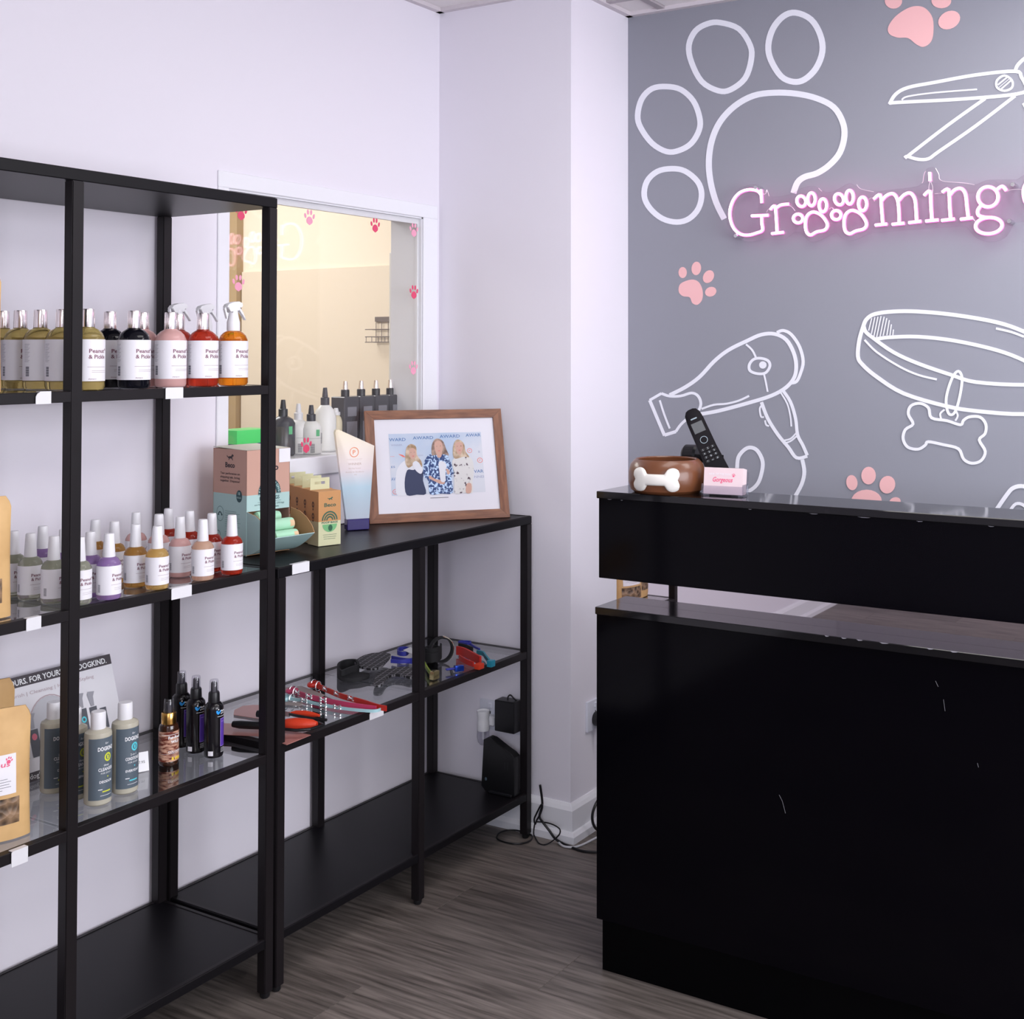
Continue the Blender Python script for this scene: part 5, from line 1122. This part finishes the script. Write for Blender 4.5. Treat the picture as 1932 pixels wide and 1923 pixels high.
c4 = [at(860+u/5.34, 1280+v/5.34, 'y', YP-.05) for u, v in ((1560,1100),(1470,1180),(1415,1260),(1380,1350),(1376,1430),(1400,1500),(1450,1540),(1520,1560))]
tag(obj('cable', tube(cr(c4, 5), .0042, 7), BLACKP), 'thick black cable hanging down behind the desk corner', 'cable')
t = thing('plug', 'black plug in the socket on the pier behind the desk edge', 'plug', (1.165, YP-.009, .318), 0)
obj('plug_body', lathe([(0,0),(.020,0),(.022,.004),(.020,.022),(.012,.030),(0,.030)], 20), BLACKP, t); t.rotation_euler = (math.pi/2, 0, 0)
obj('cord', tube([(0,-.012,.016),(0,-.035,.018),(0,-.07,.012)], .0035, 7), BLACKP, t)

# ---------------------------------------------------------------- reception desk
YE, YN = -.578, -3.3
t = thing('reception_desk', 'gloss black two tier reception desk with mirrored steel strip', 'desk', (0,0,0))
obj('counter_top', bx(.4027, YN, 1.0788, .5575, YE, 1.0948, bev=.0015), GLOSST, t, label='raised gloss black counter top')
obj('upper_panel', bx(.4132, YN, .8985, .432, YE-.0005, 1.0786, bev=.0008), GLOSS, t)
obj('upper_panel', bx(.432, YN, .8985, .5475, YE-.002, .905), GLOSS, t)
obj('mirror_strip', bx(.4625, YN, .8370, .468, YE-.0185, .899), MIRROR, t, label='mirror polished steel strip')
obj('ledge', bx(.3920, YN, .8205, .60, YE-.003, .8369, bev=.0012), GLOSST, t)
obj('front_panel', bx(.4200, YN, .1299, .438, YE+.0095, .8204, bev=.0008), GLOSS, t)
obj('plinth', bx(.4534, YN, .0005, .470, YE+.0132, .1298), GLOSSP, t)
obj('side_panel', bx(.470, YE-.010, .0005, 1.02, YE+.0100, .8204), GLOSS, t)
obj('side_panel', bx(.4685, YE-.045, .8371, .5475, YE-.025, .8984), GLOSS, t)
obj('inner_panel', bx(.5400, YN, .8371, .5475, YE-.045, 1.0787), GLOSS, t)
obj('worktop', bx(.60, YN, .735, 1.03, YE-.010, .760, bev=.001), GLOSS, t)
b = bmesh.new(); rnd = random.Random(4)
for px, py, l_ in ((1560,1188,5),(1592,1196,6),(1622,1203,7),(1668,1210,10),(1755,1222,7),(1800,1229,8)):
    q = at(px, 1190, 'x', .392); put_poly(b, lambda u, v, q=q: Vector((.3919, q.y+u*.001, .8365+v*.001)), [(-l_,0),(l_,.3),(l_*.4,-2.2),(-l_*.5,-1.4)])
for px, py, l_ in ((1150,945,6),(1173,945,3),(1415,960,4),(1535,968,10),(1630,977,14),(1735,986,7),(1870,995,6)):
    q = at(px, py, 'x', .4132); put_poly(b, lambda u, v, q=q: Vector((.4131, q.y+u*.001, 1.0775+v*.001)), [(-l_,0),(l_,0),(l_*.3,-1.5),(-l_*.6,-1.1)])
obj('edge_chip', b, mat('chipped_edge', (.25,.24,.27), .6), t, smooth=False, norm=False, label='pale chipped laminate edges')
b = bmesh.new()
for P in ([(1470,1500),(1476,1512),(1482,1535)], [(1780,1320),(1783,1342)], [(1765,1285),(1770,1296)], [(1844,1440),(1846,1448)]):
    tube([at(x, y, 'x', .4199) for x, y in P], .0005, 4, False, b)
obj('scratch', b, mat('scratch_mark', (.10,.10,.11), .5), t, smooth=False)
# items on the counter
ZD = 1.0950
t = thing('dog_bowl', 'brown ceramic dog bowl with a white bone on its side', 'dog bowl', (.483, -.716, ZD), 0)
BR = noisy(mat('brown_glaze', (.13,.045,.018), .32, coat=.2), ns=20, bump=.05)
obj('bowl', lathe([(0,0),(.074,0),(.082,.006),(.087,.022),(.0868,.045),(.082,.062),(.074,.071),(.071,.0735),(.068,.0735),(.066,.071),(.068,.064),(.070,.04),(.062,.012),(0,.010)], 56), BR, t)
def bone_shape():
    bm = bmesh.new(); W, H = .052, .0265; n = 44; P = []
    for i in range(n):
        a = 2*math.pi*i/n
        P.append(a)
    def rad(u):  # half height profile along u in [-1,1]
        return 0
    return bm
cam_a = math.atan2(CY+.716, CX-.483)-math.radians(-15)*-1
fa = -2.95
b = bmesh.new(); S = []; nu, nv = 34, 9
def bh(u):  # half height of the bone at u
    k = abs(u); base = .0125
    lobe = max(0, 1-((k-.038)/.0165)**2)**.5*.0140+.0125 if abs(k-.038) < .0165 else 0
    return max(base if k < .038 else 0, lobe, .0001)
for j in (0, 1):
    pass
def bone_pt(u, v, d):
    R = .0872+d-.0012*max(0, (abs(v)-.01)/.02); a = -u/.0872; ang = fa - a
    return Vector((R*math.cos(ang), R*math.sin(ang), .0335+v))
grid = []
us = [-.0545+.109*i/48 for i in range(49)]
for u in us:
    h_ = bh(u); row = []
    for j in range(13):
        s = -1+2*j/12; v = h_*math.sin(s*math.pi/2); notch = 1
        k = (abs(u)-.038)/.0165
        d = .0105*math.sqrt(max(0, 1-s*s))*(min(1, h_/.012))
        if abs(u) > .040: d *= (1-.35*math.exp(-(v/.006)**2)*min(1, (abs(u)-.040)/.008))
        cu = u
        if abs(u) > .044: cu = u-math.copysign(.006*math.exp(-(v/.007)**2)*(abs(u)-.044)/.0105, u)
        row.append(b.verts.new(bone_pt(cu, v, d)))
    grid.append(row)
for i in range(48):
    for j in range(12): b.faces.new((grid[i][j], grid[i+1][j], grid[i+1][j+1], grid[i][j+1]))
bone = obj('bone', b, mat('white_ceramic', (.66,.64,.60), .35), t, label='white raised bone')
sb_ = bone.modifiers.new('s', 'SMOOTH'); sb_.iterations = 2; sb_.factor = .5
# card holder
t = thing('card_holder', 'clear acrylic holder with pale pink business cards', 'card holder', (.4535, -.818, ZD), math.radians(-84))
CP = mat('pale_pink_card', (.76,.60,.62), .5)
b = bmesh.new(); box(b, 0, -.004, 0, .096, .034, .003); box(b, 0, -.004, .003, .096, -.002, .022); box(b, 0, -.004, .003, .002, .034, .026); box(b, .094, -.004, .003, .096, .034, .026)
prism([(0,.030,.003),(.096,.030,.003),(.096,.036,.05),(0,.036,.05)], (0,1,0), .002, b); obj('holder', b, CLEARP, t, smooth=False)
for i in range(6):
    y = .001+.0042*i; k = .006; h = .0605-.0008*i
    o = obj('business_card', prism([(.003,y,.0035),(.093,y,.0035),(.093,y+k*1.2,h),(.003,y+k*1.2,h)], (0,1,0), .0034), CP, t, smooth=False)
    if i == 0:
        g = lambda u, v: Vector((u, y+.0072*(v-.0035)/.057-.0005, v)); b = bmesh.new()
        put_text(b, 'Gorgeous', .0145, g, .0455, .0305, bold=.015, width=.046, shear=.25); put_paw(b, g, .0715, .0455, .0075, -.2); obj('print', b, PINKI, o, smooth=False, norm=False)
        b = bmesh.new(); put_text(b, 'HAIR OF THE DOG', .006, g, .040, .045, width=.05); obj('pale_print', b, LABEL, o, smooth=False, norm=False)
# phone
t = thing('cordless_phone', 'black cordless telephone standing in its base behind the dog bowl', 'telephone', (.535, -.800, ZD), 0)
lx = Vector((0,-1,0))     # to the right in view
top = at(1302, 772, 'x', .572); bot = at(1362, 905, 'x', .540)
D_ = (top-bot).normalized(); Fn = Vector((-.80,-.45,0)); Fn = (Fn-D_*Fn.dot(D_)).normalized(); S_ = D_.cross(Fn).normalized()
if S_.y > 0: S_ = -S_
ori = bot-t.location; Lh = (top-bot).length
def ph_(u, v, w_=0): return ori+D_*v+S_*u+Fn*w_
b = bmesh.new(); prf_ = [(0,.0245),(.02,.0255),(.05,.0235),(.08,.0215),(Lh-.03,.0205),(Lh-.012,.0185),(Lh-.003,.013),(Lh,.006)]
outl = [ph_(-r_, v, 0) for v, r_ in prf_]+[ph_(r_, v, 0) for v, r_ in prf_[::-1]]
obj('handset', prism(outl, -Fn, .022, bev=.0035), mat('black_phone_plastic', (.006,.005,.007), .5, spec=.12), t)
b = bmesh.new(); f = lambda u, v: ph_(u, v, .0006); put_rect(b, f, -.0135, Lh-.062, .0135, Lh-.036); obj('screen', b, mat('phone_screen', (.10,.105,.11), .2), t, smooth=False, norm=False)
b = bmesh.new(); put_rect(b, f, -.009, Lh-.027, .006, Lh-.024); put_disc(b, f, 0, Lh-.082, .009, .009, 16, 0, .86)
obj('trim_mark', b, mat('phone_silver', (.28,.34,.38), .3), t, smooth=False, norm=False)
for r_ in range(4):
    for c_ in range(3):
        u, v = (-1+c_)*.0118, Lh-.104-r_*.0098
        P = [ph_(u-.0045, v-.003, .0004), ph_(u+.0045, v-.003, .0004), ph_(u+.0045, v+.003, .0004), ph_(u-.0045, v+.003, .0004)]
        k_ = obj('key', prism(P, Fn, .0012), BLACKP, t, smooth=False)
        b = bmesh.new(); put_text(b, '123456789*0#'[r_*3+c_], .0062, lambda a, c: ph_(a, c, .0018), u, v-.0022); obj('digit', b, mat('phone_digit', (.42,.46,.50), .5), k_, smooth=False, norm=False)
b = bmesh.new(); q = at(1300, 858, 'x', .600)-t.location
lathe([(0,-.018),(.020,-.018),(.024,-.013),(.024,.013),(.020,.018),(0,.018)], 24, b); bmesh.ops.rotate(b, verts=b.verts[:], matrix=Matrix.Rotation(math.pi/2, 3, 'X')); bmesh.ops.translate(b, verts=b.verts[:], vec=q+Vector((.0,-.006,0)))
obj('cradle_back', b, BLACKP, t)
obj('base', bx(-.020, -.060, 0, .020, -.004, .030, bev=.006, seg=2), BLACKP, t)
obj('cradle_post', bx(-.004, -.040, .028, .018, -.004, .046, bev=.005, seg=2), BLACKP, t)
b = bmesh.new(); box(b, .012, .000, .058, .070, .018, .076); box(b, .050, .000, .058, .070, .085, .076); obj('cradle_arm', b, BLACKP, t)
# set every thing's base empty is already in place; tidy the scene
bpy.context.view_layer.update()
